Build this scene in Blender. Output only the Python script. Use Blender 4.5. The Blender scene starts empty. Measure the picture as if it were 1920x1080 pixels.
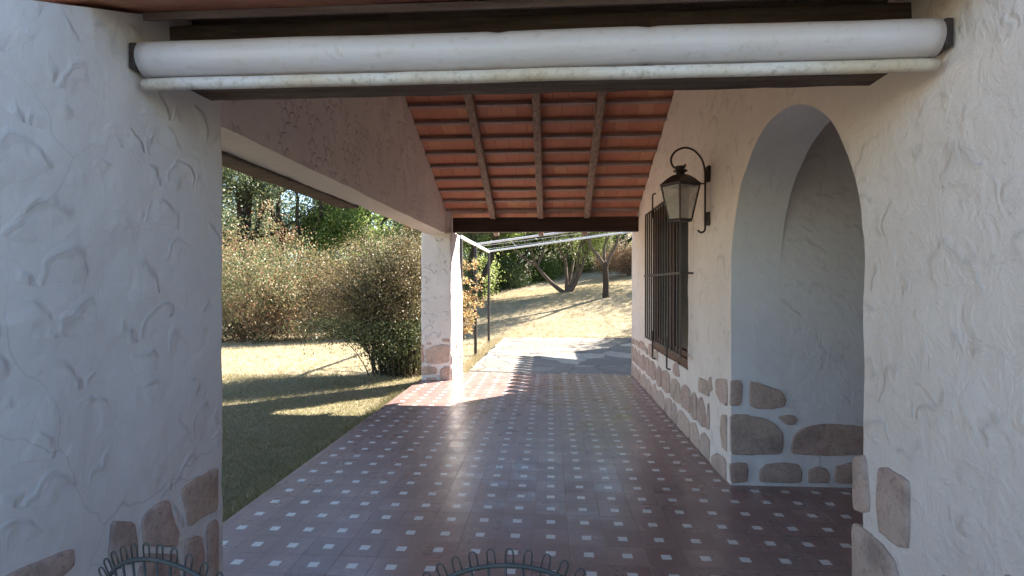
import bpy, bmesh, math, random
import numpy as np
from mathutils import Vector, Matrix, noise
R = math.radians
random.seed(7)
rng = np.random.default_rng(11)
scene = bpy.context.scene
COL = scene.collection

# ------------------------------------------------------------------ camera, sky, sun, exposure
H = 1.42
cam_d = bpy.data.cameras.new('camera')
cam = bpy.data.objects.new('camera', cam_d); COL.objects.link(cam)
cam.location = (0, 0, H)
YAW, PITCH, F = R(3.92), R(-0.38), 1064.0
cam.rotation_euler = (R(90) + PITCH, 0, YAW)
cam_d.sensor_width = 36; cam_d.lens = 36 * F / 1920
cam_d.clip_start = 0.02; cam_d.clip_end = 600
scene.camera = cam

SUN_AZ, SUN_EL = R(46), R(34)          # azimuth from +Y towards +X
w = bpy.data.worlds.new('World'); scene.world = w; w.use_nodes = True
nt = w.node_tree; bg = nt.nodes['Background']
sky = nt.nodes.new('ShaderNodeTexSky'); sky.sky_type = 'NISHITA'; sky.sun_disc = False
sky.sun_elevation = SUN_EL; sky.sun_rotation = SUN_AZ; sky.altitude = 600; sky.dust_density = 0.2
nt.links.new(sky.outputs[0], bg.inputs[0]); bg.inputs[1].default_value = 0.063
sun_d = bpy.data.lights.new('sun', 'SUN'); sun_d.energy = 5.0; sun_d.angle = R(0.5); sun_d.color = (1, .93, .82)
sun = bpy.data.objects.new('sun', sun_d); COL.objects.link(sun)
sd = Vector((math.sin(SUN_AZ) * math.cos(SUN_EL), math.cos(SUN_AZ) * math.cos(SUN_EL), math.sin(SUN_EL)))
sun.rotation_euler = sd.to_track_quat('Z', 'Y').to_euler(); sun.location = sd * 60
vs = scene.view_settings
scene.display_settings.display_device = 'sRGB'
vs.view_transform = 'Standard'; vs.look = 'None'; vs.gamma = 1; vs.exposure = 2.58
scene.render.engine = 'CYCLES'
scene.cycles.max_bounces = 10; scene.cycles.diffuse_bounces = 6; scene.cycles.transparent_max_bounces = 12

# ------------------------------------------------------------------ helpers
camM = cam.rotation_euler.to_matrix()
def ray(px, py):
    return camM @ Vector(((px - 960) / F, (540 - py) / F, -1))
def onX(px, py, X):                       # point of the plane x = X behind a pixel, as (y, z)
    d = ray(px, py); t = X / d.x
    return (t * d.y, H + t * d.z)
def onY(px, py, Y):
    d = ray(px, py); t = Y / d.y
    return (t * d.x, H + t * d.z)

def tag(o, label=None, cat=None, group=None, kind=None):
    if label: o['label'] = label
    if cat: o['category'] = cat
    if group: o['group'] = group
    if kind: o['kind'] = kind
    return o
def empty(name, loc, label, cat, group=None):
    o = bpy.data.objects.new(name, None); COL.objects.link(o); o.location = loc
    o.empty_display_size = .2
    return tag(o, label, cat, group)
def origin_of(p):
    v = Vector((0, 0, 0))
    while p is not None:
        v += p.location; p = p.parent
    return v
def link(name, me, mat, parent=None, smooth=False, loc=None):
    """mesh in world coordinates -> object (child origins sit on the parent's)"""
    o = bpy.data.objects.new(name, me); COL.objects.link(o)
    if parent is not None:
        me.transform(Matrix.Translation(-origin_of(parent))); o.parent = parent
    elif loc is not None:
        me.transform(Matrix.Translation(-Vector(loc))); o.location = loc
    if mat: me.materials.append(mat)
    if smooth: me.polygons.foreach_set('use_smooth', [True] * len(me.polygons))
    return o

class MB:
    def __init__(s): s.v = []; s.f = []
    def add(s, vs_, fs):
        n = len(s.v); s.v += [tuple(v) for v in vs_]; s.f += [tuple(n + i for i in f) for f in fs]
    def box(s, x0, x1, y0, y1, z0, z1):
        s.add([(x0,y0,z0),(x1,y0,z0),(x1,y1,z0),(x0,y1,z0),(x0,y0,z1),(x1,y0,z1),(x1,y1,z1),(x0,y1,z1)],
              [(0,3,2,1),(4,5,6,7),(0,1,5,4),(1,2,6,5),(2,3,7,6),(3,0,4,7)])
    def gbox(s, x0, x1, y0, y1, z0, z1, step=.06, r=.02, amp=.004, fr=5, warp=None):
        """gridded box with rounded, slightly uneven edges"""
        def lin(a, b):
            rr = min(r, (b - a) * .45)
            n = max(1, int((b - a - 2 * rr) / step))
            L = [a, a + rr * .3, a + rr] + [a + rr + (b - a - 2 * rr) * i / n for i in range(1, n)] + [b - rr, b - rr * .3, b]
            return L
        X, Y, Z = lin(x0, x1), lin(y0, y1), lin(z0, z1)
        lo = Vector((x0 + r, y0 + r, z0 + r)); hi = Vector((x1 - r, y1 - r, z1 - r))
        def fin(p):
            p = Vector(p)
            c = Vector([min(max(p[i], lo[i]), hi[i]) if lo[i] < hi[i] else (lo[i] + hi[i]) / 2 for i in range(3)])
            d = p - c
            if d.length > 1e-9: p = c + d.normalized() * min(d.length, r)
            if amp: p += noise.noise_vector(p * fr) * amp + noise.noise_vector(p * fr * 3.1) * amp * .35
            return warp(p) if warp else p
        def face(U, V, fn, flip):
            n = len(s.v); nu, nv = len(U), len(V)
            for u in U:
                for v in V: s.v.append(tuple(fin(fn(u, v))))
            for i in range(nu - 1):
                for j in range(nv - 1):
                    q = (n + i * nv + j, n + (i + 1) * nv + j, n + (i + 1) * nv + j + 1, n + i * nv + j + 1)
                    s.f.append(q[::-1] if flip else q)
        face(X, Y, lambda u, v: (u, v, z1), False); face(X, Y, lambda u, v: (u, v, z0), True)
        face(Y, Z, lambda u, v: (x1, u, v), False); face(Y, Z, lambda u, v: (x0, u, v), True)
        face(X, Z, lambda u, v: (u, y0, v), False); face(X, Z, lambda u, v: (u, y1, v), True)
    def tube(s, pts, rad, n=8, cap=True, closed=False):
        pts = [Vector(p) for p in pts]; m = len(pts)
        rads = rad if hasattr(rad, '__len__') else [rad] * m
        base = len(s.v); ref = None
        for i, p in enumerate(pts):
            if closed: t = (pts[(i + 1) % m] - pts[i - 1])
            else: t = (pts[min(i + 1, m - 1)] - pts[max(i - 1, 0)])
            t = t.normalized() if t.length > 1e-9 else Vector((0, 0, 1))
            if ref is None: ref = Vector((0, 0, 1)) if abs(t.z) < .9 else Vector((1, 0, 0))
            a = (ref - t * ref.dot(t))
            if a.length < 1e-4: a = t.orthogonal()
            a.normalize(); b = t.cross(a); ref = a
            for k in range(n):
                an = 2 * math.pi * k / n
                s.v.append(tuple(p + (a * math.cos(an) + b * math.sin(an)) * rads[i]))
        for i in range(m if closed else m - 1):
            for k in range(n):
                k2 = (k + 1) % n; i2 = (i + 1) % m
                s.f.append((base + i * n + k, base + i * n + k2, base + i2 * n + k2, base + i2 * n + k))
        if cap and not closed:
            s.f.append(tuple(base + k for k in range(n))[::-1])
            s.f.append(tuple(base + (m - 1) * n + k for k in range(n)))
    def lathe(s, prof, c, n=24, phase=0):
        base = len(s.v)
        for (r_, z_) in prof:
            for k in range(n):
                a = 2 * math.pi * k / n + phase
                s.v.append((c[0] + r_ * math.cos(a), c[1] + r_ * math.sin(a), c[2] + z_))
        for i in range(len(prof) - 1):
            for k in range(n):
                k2 = (k + 1) % n
                s.f.append((base + i*n + k, base + i*n + k2, base + (i+1)*n + k2, base + (i+1)*n + k))
        s.f.append(tuple(base + k for k in range(n))[::-1]); s.f.append(tuple(base + (len(prof)-1)*n + k for k in range(n)))
    def build(s, name, mat, parent=None, smooth=False, loc=None):
        me = bpy.data.meshes.new(name); me.from_pydata(s.v, [], s.f); me.update()
        return link(name, me, mat, parent, smooth, loc)

def quads_mesh(name, V, k=4):
    """V: (n*k, 3) array of separate k-gons"""
    V = np.ascontiguousarray(V, dtype=np.float32).reshape(-1, 3); n = len(V) // k
    me = bpy.data.meshes.new(name)
    me.vertices.add(n * k); me.vertices.foreach_set('co', V.ravel())
    me.loops.add(n * k); me.loops.foreach_set('vertex_index', np.arange(n * k, dtype=np.int32))
    me.polygons.add(n); me.polygons.foreach_set('loop_start', np.arange(0, n * k, k, dtype=np.int32))
    me.polygons.foreach_set('loop_total', np.full(n, k, dtype=np.int32))
    me.update(calc_edges=True)
    return me

# ------------------------------------------------------------------ materials
class NT:
    def __init__(s, name):
        s.m = bpy.data.materials.new(name); s.m.use_nodes = True
        s.t = s.m.node_tree; s.b = s.t.nodes['Principled BSDF']; s.out = s.t.nodes['Material Output']
        s.co = s.n('ShaderNodeTexCoord').outputs['Object']
    def n(s, typ, **kw):
        nd = s.t.nodes.new(typ)
        for k, v in kw.items(): setattr(nd, k, v)
        return nd
    def lk(s, a, b): s.t.links.new(a, b)
    def _in(s, sock, v):
        if isinstance(v, bpy.types.NodeSocket): s.lk(v, sock)
        elif v is not None: sock.default_value = v
    def math(s, op, a, b=None, c=None, clamp=False):
        nd = s.n('ShaderNodeMath', operation=op, use_clamp=clamp)
        s._in(nd.inputs[0], a)
        if b is not None: s._in(nd.inputs[1], b)
        if c is not None: s._in(nd.inputs[2], c)
        return nd.outputs[0]
    def noise(s, scale, detail=4, rough=.55, co=None, dist=0):
        nd = s.n('ShaderNodeTexNoise'); s._in(nd.inputs['Vector'], co or s.co)
        nd.inputs['Scale'].default_value = scale; nd.inputs['Detail'].default_value = detail
        nd.inputs['Roughness'].default_value = rough; nd.inputs['Distortion'].default_value = dist
        return nd
    def vor(s, scale, feature='F1', co=None, rnd=1):
        nd = s.n('ShaderNodeTexVoronoi', feature=feature); s._in(nd.inputs['Vector'], co or s.co)
        nd.inputs['Scale'].default_value = scale; nd.inputs['Randomness'].default_value = rnd
        return nd
    def ramp(s, fac, stops, interp='LINEAR'):
        nd = s.n('ShaderNodeValToRGB'); s._in(nd.inputs[0], fac); cr = nd.color_ramp; cr.interpolation = interp
        while len(cr.elements) < len(stops): cr.elements.new(.5)
        for e, (p, c) in zip(cr.elements, stops):
            e.position = p; e.color = (*c, 1) if hasattr(c, '__len__') else (c, c, c, 1)
        return nd.outputs[0]
    def mr(s, v, a, b, c=0, d=1, smooth=False):
        nd = s.n('ShaderNodeMapRange'); nd.interpolation_type = 'SMOOTHSTEP' if smooth else 'LINEAR'
        s._in(nd.inputs[0], v)
        for i, x in enumerate((a, b, c, d)): s._in(nd.inputs[i + 1], x)
        return nd.outputs[0]
    def mix(s, f, a, b, mode='MIX'):
        nd = s.n('ShaderNodeMix', data_type='RGBA', blend_type=mode)
        s._in(nd.inputs[0], f)
        for k, v in ((6, a), (7, b)):
            if isinstance(v, tuple) and len(v) == 3: v = (*v, 1)
            s._in(nd.inputs[k], v)
        return nd.outputs[2]
    def xyz(s, co=None):
        nd = s.n('ShaderNodeSeparateXYZ'); s._in(nd.inputs[0], co or s.co); return nd.outputs
    def comb(s, x=0, y=0, z=0):
        nd = s.n('ShaderNodeCombineXYZ'); s._in(nd.inputs[0], x); s._in(nd.inputs[1], y); s._in(nd.inputs[2], z); return nd.outputs[0]
    def bump(s, h, strength=.5, dist=.01, normal=None):
        nd = s.n('ShaderNodeBump'); s._in(nd.inputs['Height'], h)
        nd.inputs['Strength'].default_value = strength; nd.inputs['Distance'].default_value = dist
        if normal is not None: s.lk(normal, nd.inputs['Normal'])
        return nd.outputs[0]
    def fin(s, col=None, rough=None, nrm=None, metal=None, spec=None):
        if col is not None: s._in(s.b.inputs['Base Color'], (*col, 1) if isinstance(col, tuple) and len(col) == 3 else col)
        if rough is not None: s._in(s.b.inputs['Roughness'], rough)
        if nrm is not None: s.lk(nrm, s.b.inputs['Normal'])
        if metal is not None: s._in(s.b.inputs['Metallic'], metal)
        if spec is not None: s._in(s.b.inputs['Specular IOR Level'], spec)
        return s.m

def plaster(name, w_=.19, h_=.125, arc=.8, rough_amt=.5, col=(.73, .69, .67), seed=0.0, cracks=1.0):
    m = NT(name); x, y, z = m.xyz()
    nz = m.noise(3.2, 3, .6)
    dx = m.math('MULTIPLY_ADD', nz.outputs[0], 1.5, seed)
    nz2 = m.noise(2.3, 2, .5, co=m.comb(y, z, x))
    dz = m.math('MULTIPLY', nz2.outputs[0], 2.2)
    hh = m.math('ADD', m.math('DIVIDE', m.math('ADD', x, y), w_), dx)
    vv = m.math('ADD', m.math('DIVIDE', z, h_), dz)
    row = m.math('FLOOR', vv)
    u = m.math('SUBTRACT', m.math('FRACT', m.math('MULTIPLY_ADD', row, .437, hh)), .5)
    wv = m.math('FRACT', vv)
    d = m.math('SQRT', m.math('ADD', m.math('MULTIPLY', u, u), m.math('MULTIPLY', m.math('MULTIPLY', wv, wv), .42)))
    inside = m.mr(d, .36, .47, 1, 0, True)
    line = m.math('SUBTRACT', 1, m.math('MULTIPLY', m.math('ABSOLUTE', m.math('SUBTRACT', d, .43)), 14), clamp=True)
    mask = m.mr(m.noise(5.5, 2, .5, co=m.comb(z, x, y)).outputs[0], .47, .6, 0, 1, True)
    hgt = m.math('MULTIPLY', m.math('MULTIPLY', m.math('ADD', m.math('MULTIPLY', inside, .45), m.math('MULTIPLY', line, .55)), mask), arc)
    n1 = m.noise(9, 5, .6, dist=.6).outputs[0]; n2 = m.noise(55, 3, .6).outputs[0]
    hgt = m.math('ADD', hgt, m.math('ADD', m.math('MULTIPLY', n1, rough_amt * 1.6), m.math('MULTIPLY', n2, rough_amt * .22)))
    stain = m.noise(1.3, 4, .6).outputs[0]
    c = m.mix(m.mr(stain, .4, .75), col, tuple(k * f for k, f in zip(col, (.9, .885, .87))))
    crease = m.math('MULTIPLY', m.math('MULTIPLY', line, mask), .55 * min(arc, .9))
    c = m.mix(crease, c, tuple(k * .45 for k in col))
    ck = m.vor(1.1, 'DISTANCE_TO_EDGE', co=m.noise(1.7, 5, .7, dist=.4).outputs['Color'])
    wv3 = m.n('ShaderNodeVectorMath', operation='MULTIPLY_ADD'); m.lk(m.noise(2.2, 3, .5).outputs['Color'], wv3.inputs[0]); wv3.inputs[1].default_value = (.4, .4, .4); m.lk(m.co, wv3.inputs[2])
    m.lk(wv3.outputs[0], ck.inputs['Vector'])
    crack = m.math('MULTIPLY', m.mr(ck.outputs[0], .0, .004, .7, 0), m.mr(m.noise(.9, 2).outputs[0], .5, .6, 0, .5 * cracks))
    c = m.mix(crack, c, tuple(k * .4 for k in col))
    grime = m.math('MULTIPLY', m.mr(m.noise(6, 6, .7).outputs[0], .48, .68, 0, .5), m.mr(z, .05, 1.0, .9 * (.4 + .6 * cracks), .08))
    c = m.mix(grime, c, tuple(k * f for k, f in zip(col, (.68, .63, .58))))
    return m.fin(c, .85, m.bump(hgt, .9, .018), spec=.25)

M = {}
M['pillar_plaster'] = plaster('plaster_scalloped', .25, .16, .5, .22, (.78, .75, .73))
M['far_plaster'] = plaster('plaster_scalloped_far', .2, .12, 1.0, .3, seed=.3)
M['gable_plaster'] = plaster('plaster_gouged', .085, .075, 1.0, .6, (.80, .72, .68))
M['wall_plaster'] = plaster('plaster_wall', .3, .24, .5, .65, (.80, .715, .665))
M['smooth_plaster'] = plaster('plaster_smooth', .6, .5, .08, .25, (.80, .79, .80), cracks=.15)
M['recess_plaster'] = plaster('plaster_recess', .4, .3, .3, .5, (.82, .80, .80), cracks=.4)
M['soffit_plaster'] = plaster('plaster_soffit', .5, .5, .1, .3, (.72, .67, .63))

def mk_stone():
    m = NT('field_stone'); g = m.n('ShaderNodeNewGeometry')
    c = m.ramp(g.outputs['Random Per Island'], [(0, (.40, .27, .225)), (.3, (.52, .38, .33)), (.55, (.46, .31, .265)), (.8, (.42, .34, .30)), (1, (.55, .39, .29))])
    n1 = m.noise(14, 6, .65).outputs[0]; n2 = m.noise(4, 3, .6).outputs[0]
    c = m.mix(m.mr(m.noise(2.4, 3, .6).outputs[0], .45, .6, 0, .5), c, (.56, .42, .34))
    c = m.mix(m.mr(n1, .38, .66, 0, .7), c, (.60, .47, .40))
    c = m.mix(m.mr(n2, .5, .66, 0, .45), c, (.2, .145, .12))
    c = m.mix(m.mr(m.noise(45, 5, .75).outputs[0], .52, .66, 0, .45), c, (.12, .10, .09))
    return m.fin(c, .75, m.bump(m.math('ADD', n1, m.math('MULTIPLY', m.noise(60, 3, .6).outputs[0], .25)), .8, .015), spec=.3)
M['stone'] = mk_stone()

def mk_tiles():
    m = NT('cement_floor_tiles'); x, y, z = m.xyz()
    T = .2; yo = 3.19
    u = m.math('DIVIDE', x, T); v = m.math('DIVIDE', m.math('SUBTRACT', y, yo), T)
    cu = m.math('ROUND', u); cv = m.math('ROUND', v)
    au = m.math('ABSOLUTE', m.math('SUBTRACT', u, cu)); av = m.math('ABSOLUTE', m.math('SUBTRACT', v, cv))
    wob = m.math('MULTIPLY_ADD', m.noise(40, 2).outputs[0], .02, -.01)
    mx = m.math('ADD', m.math('MAXIMUM', au, av), wob)
    white = m.math('LESS_THAN', mx, .128)
    joint = m.mr(m.math('MAXIMUM', au, av), .489, .498, 0, 1)
    wn = m.n('ShaderNodeTexWhiteNoise', noise_dimensions='2D'); m.lk(m.comb(cu, cv), wn.inputs['Vector'])
    red = m.ramp(wn.outputs[0], [(0, (.255, .16, .145)), (.5, (.30, .19, .17)), (1, (.345, .225, .20))])
    n1 = m.noise(3.5, 5, .6).outputs[0]; n2 = m.noise(26, 5, .7).outputs[0]
    red = m.mix(m.mr(n1, .4, .75, 0, .45), red, (.24, .14, .13))
    red = m.mix(m.mr(n2, .52, .75, 0, .3), red, (.44, .32, .29))
    wc = m.mix(m.mr(n2, .4, .8, 0, .5), (.78, .77, .74), (.5, .47, .45))
    c = m.mix(white, red, wc)
    jm = m.math('MULTIPLY', joint, m.mr(m.noise(1.6, 3).outputs[0], .45, .62, .08, .9))
    c = m.mix(jm, c, (.035, .025, .025))
    dirt = m.math('MULTIPLY', m.math('GREATER_THAN', m.noise(34, 3, .7).outputs[0], .735), m.math('GREATER_THAN', m.noise(1.9, 2).outputs[0], .5))
    c = m.mix(dirt, c, (.04, .03, .025))
    rg = m.math('ADD', m.mr(n1, .3, .75, .19, .36), m.math('MULTIPLY', joint, .15))
    wn2 = m.n('ShaderNodeTexWhiteNoise', noise_dimensions='2D'); m.lk(m.comb(cv, cu), wn2.inputs['Vector'])
    rg = m.math('ADD', rg, m.math('MULTIPLY', wn2.outputs[0], .07))
    h = m.math('ADD', m.math('MULTIPLY', joint, -1), m.math('MULTIPLY', m.noise(5, 2).outputs[0], .8))
    h = m.math('ADD', h, m.math('MULTIPLY', n2, .05))
    return m.fin(c, rg, m.bump(h, .5, .0026), spec=.65)
M['tiles'] = mk_tiles()

def mk_flag():
    m = NT('flagstone_paving')
    x, y, z = m.xyz()
    co = m.comb(x, m.math('MULTIPLY', y, .8), 0)
    nd = m.noise(1.5, 2, .5); mp = m.n('ShaderNodeVectorMath', operation='MULTIPLY_ADD')
    m.lk(nd.outputs['Color'], mp.inputs[0]); mp.inputs[1].default_value = (.45, .45, 0); m.lk(co, mp.inputs[2])
    v = m.vor(1.75, co=mp.outputs[0]); e = m.vor(1.75, 'DISTANCE_TO_EDGE', co=mp.outputs[0])
    sx = m.n('ShaderNodeSeparateColor'); m.lk(v.outputs['Color'], sx.inputs[0])
    c = m.ramp(sx.outputs[0], [(0, (.19, .165, .14)), (.4, (.28, .245, .205)), (.7, (.22, .195, .17)), (.77, (.46, .45, .43)), (1, (.52, .51, .49))])
    n = m.noise(8, 5, .65).outputs[0]
    c = m.mix(m.mr(n, .38, .64, 0, .55), c, (.12, .105, .09))
    joint = m.mr(e.outputs[0], .008, .035, 1, 0)
    c = m.mix(joint, c, (.12, .10, .08))
    return m.fin(c, m.mr(sx.outputs[0], .6, .8, .6, .35), m.bump(m.math('SUBTRACT', m.math('MULTIPLY', n, .6), joint), .6, .01), spec=.45)
M['flag'] = mk_flag()

def mk_lawn():
    m = NT('dry_lawn')
    n1 = m.noise(.35, 4, .6).outputs[0]; n2 = m.noise(2.3, 6, .7).outputs[0]; n3 = m.noise(38, 4, .75).outputs[0]
    c = m.ramp(n1, [(.3, (.40, .32, .20)), (.55, (.54, .45, .32)), (.75, (.44, .36, .23))])
    c = m.mix(m.mr(n2, .5, .72, 0, .65), c, (.22, .19, .085))
    c = m.mix(m.mr(n3, .42, .7, 0, .75), c, (.17, .125, .07))
    c = m.mix(m.mr(m.noise(.9, 5, .7).outputs[0], .52, .68, 0, .7), c, (.30, .21, .14))
    c = m.mix(m.mr(m.noise(13, 4, .7).outputs[0], .54, .64, 0, .6), c, (.20, .16, .09))

    x, y, z = m.xyz()
    # the strip beside the porch, greener, its shaded tone put into the colour
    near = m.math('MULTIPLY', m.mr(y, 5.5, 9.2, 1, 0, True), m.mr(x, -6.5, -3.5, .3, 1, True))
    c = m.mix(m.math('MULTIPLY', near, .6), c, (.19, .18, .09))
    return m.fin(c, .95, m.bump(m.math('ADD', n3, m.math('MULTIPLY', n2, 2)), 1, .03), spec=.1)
M['lawn'] = mk_lawn()

def leafmat(name, stops, rough=.55, trans=.35, spec=.3, patch=None):
    m = NT(name); g = m.n('ShaderNodeNewGeometry')
    c = m.ramp(g.outputs['Random Per Island'], stops)
    if patch:
        c = m.mix(m.mr(m.noise(patch[0], 2, .5).outputs[0], .48, .62, 0, patch[2]), c, patch[1])
    m.fin(c, rough, spec=spec)
    tr = m.n('ShaderNodeBsdfTranslucent'); m.lk(c, tr.inputs[0])
    mx = m.n('ShaderNodeMixShader'); mx.inputs[0].default_value = trans
    m.lk(m.b.outputs[0], mx.inputs[1]); m.lk(tr.outputs[0], mx.inputs[2]); m.lk(mx.outputs[0], m.out.inputs[0])
    return m.m
M['grass'] = leafmat('dry_grass_blades', [(0, (.60, .51, .36)), (.4, (.52, .44, .30)), (.7, (.42, .36, .2)), (.9, (.27, .26, .12)), (1, (.7, .62, .48))], .7, .3, .15)
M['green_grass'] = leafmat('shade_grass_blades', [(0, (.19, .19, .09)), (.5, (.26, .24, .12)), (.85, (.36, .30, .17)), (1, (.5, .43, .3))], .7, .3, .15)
M['cotoneaster'] = leafmat('leaf_red_olive', [(0, (.09, .14, .06)), (.35, (.18, .22, .10)), (.6, (.26, .25, .12)), (.8, (.38, .26, .15)), (.92, (.40, .16, .11)), (1, (.55, .46, .3))], .5, .35, .4, (.8, (.30, .15, .08), .55))
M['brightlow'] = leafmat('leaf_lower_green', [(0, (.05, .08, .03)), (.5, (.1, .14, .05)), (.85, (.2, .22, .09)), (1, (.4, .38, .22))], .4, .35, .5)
M['ochre'] = leafmat('leaf_ochre', [(0, (.14, .12, .05)), (.4, (.27, .18, .08)), (.7, (.36, .22, .10)), (1, (.18, .17, .08))], .5, .3, .35, (1, (.09, .1, .035), .6))
M['brownshrub'] = leafmat('leaf_brown_olive', [(0, (.08, .08, .035)), (.35, (.16, .13, .06)), (.65, (.24, .18, .09)), (.88, (.34, .24, .14)), (1, (.46, .38, .24))], .5, .3, .4, (1.2, (.07, .085, .03), .5))
M['cedar'] = leafmat('leaf_cedar', [(0, (.05, .08, .045)), (.4, (.09, .125, .06)), (.75, (.16, .18, .08)), (1, (.26, .25, .12))], .5, .25)
M['bright'] = leafmat('leaf_bright_green', [(0, (.09, .15, .04)), (.5, (.18, .26, .07)), (1, (.34, .38, .12))], .5, .45)
M['olive'] = leafmat('leaf_fresh_green', [(0, (.14, .20, .06)), (.5, (.28, .35, .11)), (1, (.46, .48, .2))], .5, .45)
M['dark'] = leafmat('leaf_dark_green', [(0, (.035, .06, .025)), (.5, (.075, .115, .045)), (1, (.16, .2, .08))], .5, .3)
M['orange'] = leafmat('leaf_orange', [(0, (.42, .22, .10)), (.4, (.5, .31, .15)), (.75, (.45, .38, .18)), (1, (.28, .3, .14))], .5, .5)
M['rust'] = leafmat('leaf_rust_brown', [(0, (.14, .085, .05)), (.5, (.24, .14, .09)), (1, (.30, .2, .12))], .6, .3)

def bark(name, a, b, sc=18):
    m = NT(name); x, y, z = m.xyz()
    n = m.noise(sc, 5, .65, co=m.comb(x, y, m.math('MULTIPLY', z, .3)))
    return m.fin(m.mix(m.mr(n.outputs[0], .35, .7), a, b), .9, m.bump(n.outputs[0], .8, .02), spec=.15)
M['bark'] = bark('bark_brown', (.085, .06, .045), (.17, .13, .10))
M['barkdark'] = bark('bark_dark', (.035, .028, .022), (.08, .065, .05))
M['stem'] = bark('shrub_stems', (.05, .035, .025), (.12, .09, .06))

def wood(name, a, b, axis='x', sc=6, rough=.75, bump=.8):
    m = NT(name); x, y, z = m.xyz()
    k = {'x': (m.math('MULTIPLY', x, .08), y, z), 'y': (x, m.math('MULTIPLY', y, .08), z), 'z': (x, y, m.math('MULTIPLY', z, .08))}[axis]
    n = m.noise(sc * 6, 5, .65, co=m.comb(*k)); n2 = m.noise(sc * 2.4, 4, .7)
    c = m.mix(m.mr(n.outputs[0], .35, .68), a, b)
    c = m.mix(m.mr(n2.outputs[0], .55, .75, 0, .4), c, tuple(q * .5 for q in a))
    return m.fin(c, rough, m.bump(m.math('ADD', n.outputs[0], n2.outputs[0]), bump, .012), spec=.25)
M['rafter'] = wood('rough_sawn_rafter', (.2, .135, .11), (.36, .27, .22), 'y')
M['batten'] = wood('batten_wood', (.26, .19, .17), (.4, .32, .3), 'x', 5)
M['beam'] = wood('dark_stained_beam', (.028, .016, .013), (.055, .032, .026), 'x', 3, .55, .4)
M['oldbeam'] = wood('weathered_beam', (.075, .05, .04), (.17, .125, .10), 'x', 5)
M['winwood'] = wood('red_brown_window_wood', (.075, .028, .018), (.13, .05, .032), 'z', 3, .5, .3)

def mk_tile_under():
    m = NT('terracotta_underside'); x, y, z = m.xyz()
    u = m.math('DIVIDE', x, .165); row = m.math('FLOOR', m.math('DIVIDE', m.math('SUBTRACT', y, 6.09), .28))
    u = m.math('ADD', u, m.math('MULTIPLY', row, .37))
    cell = m.math('FLOOR', u); fr = m.math('FRACT', u)
    wn = m.n('ShaderNodeTexWhiteNoise', noise_dimensions='2D'); m.lk(m.comb(cell, row), wn.inputs['Vector'])
    c = m.ramp(wn.outputs[0], [(0, (.45, .19, .13)), (.4, (.52, .225, .15)), (.8, (.50, .23, .15)), (1, (.58, .30, .18))])
    n = m.noise(7, 5, .65).outputs[0]
    c = m.mix(m.mr(n, .4, .75, 0, .45), c, (.38, .17, .12))
    j = m.mr(m.math('ABSOLUTE', m.math('SUBTRACT', fr, .5)), .475, .495, 0, 1)
    vis = m.mr(m.noise(2.2, 2).outputs[0], .4, .6, .1, .8)
    c = m.mix(m.math('MULTIPLY', j, vis), c, (.10, .035, .025))
    sp = m.math('GREATER_THAN', m.noise(22, 2, .5).outputs[0], .79)
    c = m.mix(sp, c, (.6, .5, .45))
    return m.fin(c, .8, m.bump(m.math('SUBTRACT', n, m.math('MULTIPLY', j, .6)), .6, .008), spec=.2)
M['tileunder'] = mk_tile_under()
def mk_terracotta():
    m = NT('terracotta_roof_tile'); n = m.noise(6, 5, .65).outputs[0]
    return m.fin(m.mix(m.mr(n, .35, .7), (.16, .075, .05), (.30, .13, .08)), .85, m.bump(n, .5, .01))
M['terracotta'] = mk_terracotta()

def iron(name, c=(.05, .042, .04), rust=(.085, .06, .05), rough=.5):
    m = NT(name); n = m.noise(22, 5, .65).outputs[0]
    return m.fin(m.mix(m.mr(n, .45, .7), c, rust), rough, m.bump(n, .3, .002), metal=.0, spec=.5)
M['iron'] = iron('black_wrought_iron'); M['darkiron'] = iron('dark_lantern_metal', (.03, .022, .022), (.055, .04, .038), .45)
M['wire'] = iron('grey_green_wire', (.06, .07, .068), (.10, .095, .09), .5)
M['post'] = iron('dark_painted_steel', (.03, .027, .027), (.055, .045, .04), .5)
def simple(name, col, rough, **k):
    m = NT(name); n = m.noise(12, 4, .6).outputs[0]
    return m.fin(m.mix(m.mr(n, .4, .7, 0, .35), col, tuple(q * .8 for q in col)), rough, **k)
M['whitesteel'] = simple('white_painted_steel', (.72, .72, .72), .45)
def mk_vinyl():
    m = NT('white_vinyl_roll'); x, y, z = m.xyz()
    n = m.noise(3, 4, .6, co=m.comb(x, m.math('MULTIPLY', y, 3), m.math('MULTIPLY', z, 3))).outputs[0]
    big = m.noise(1.1, 3, .5).outputs[0]
    c = m.mix(m.mr(big, .42, .68, 0, .75), (.62, .60, .64), (.56, .50, .47))
    c = m.mix(m.mr(m.noise(30, 5, .7).outputs[0], .56, .74, 0, .45), c, (.34, .30, .22))
    return m.fin(c, .38, m.bump(n, .5, .012), spec=.4)
M['vinyl'] = mk_vinyl()
def mk_hem():
    m = NT('stained_hem_tube'); x, y, z = m.xyz()
    big = m.noise(1.4, 3, .5).outputs[0]; f = m.noise(38, 5, .75).outputs[0]
    c = m.mix(m.mr(big, .42, .62), (.70, .68, .68), (.58, .49, .37))
    c = m.mix(m.mr(f, .5, .68, 0, .6), c, (.25, .2, .13))
    return m.fin(c, .45, m.bump(f, .4, .004), spec=.35)
M['hem'] = mk_hem()
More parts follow.
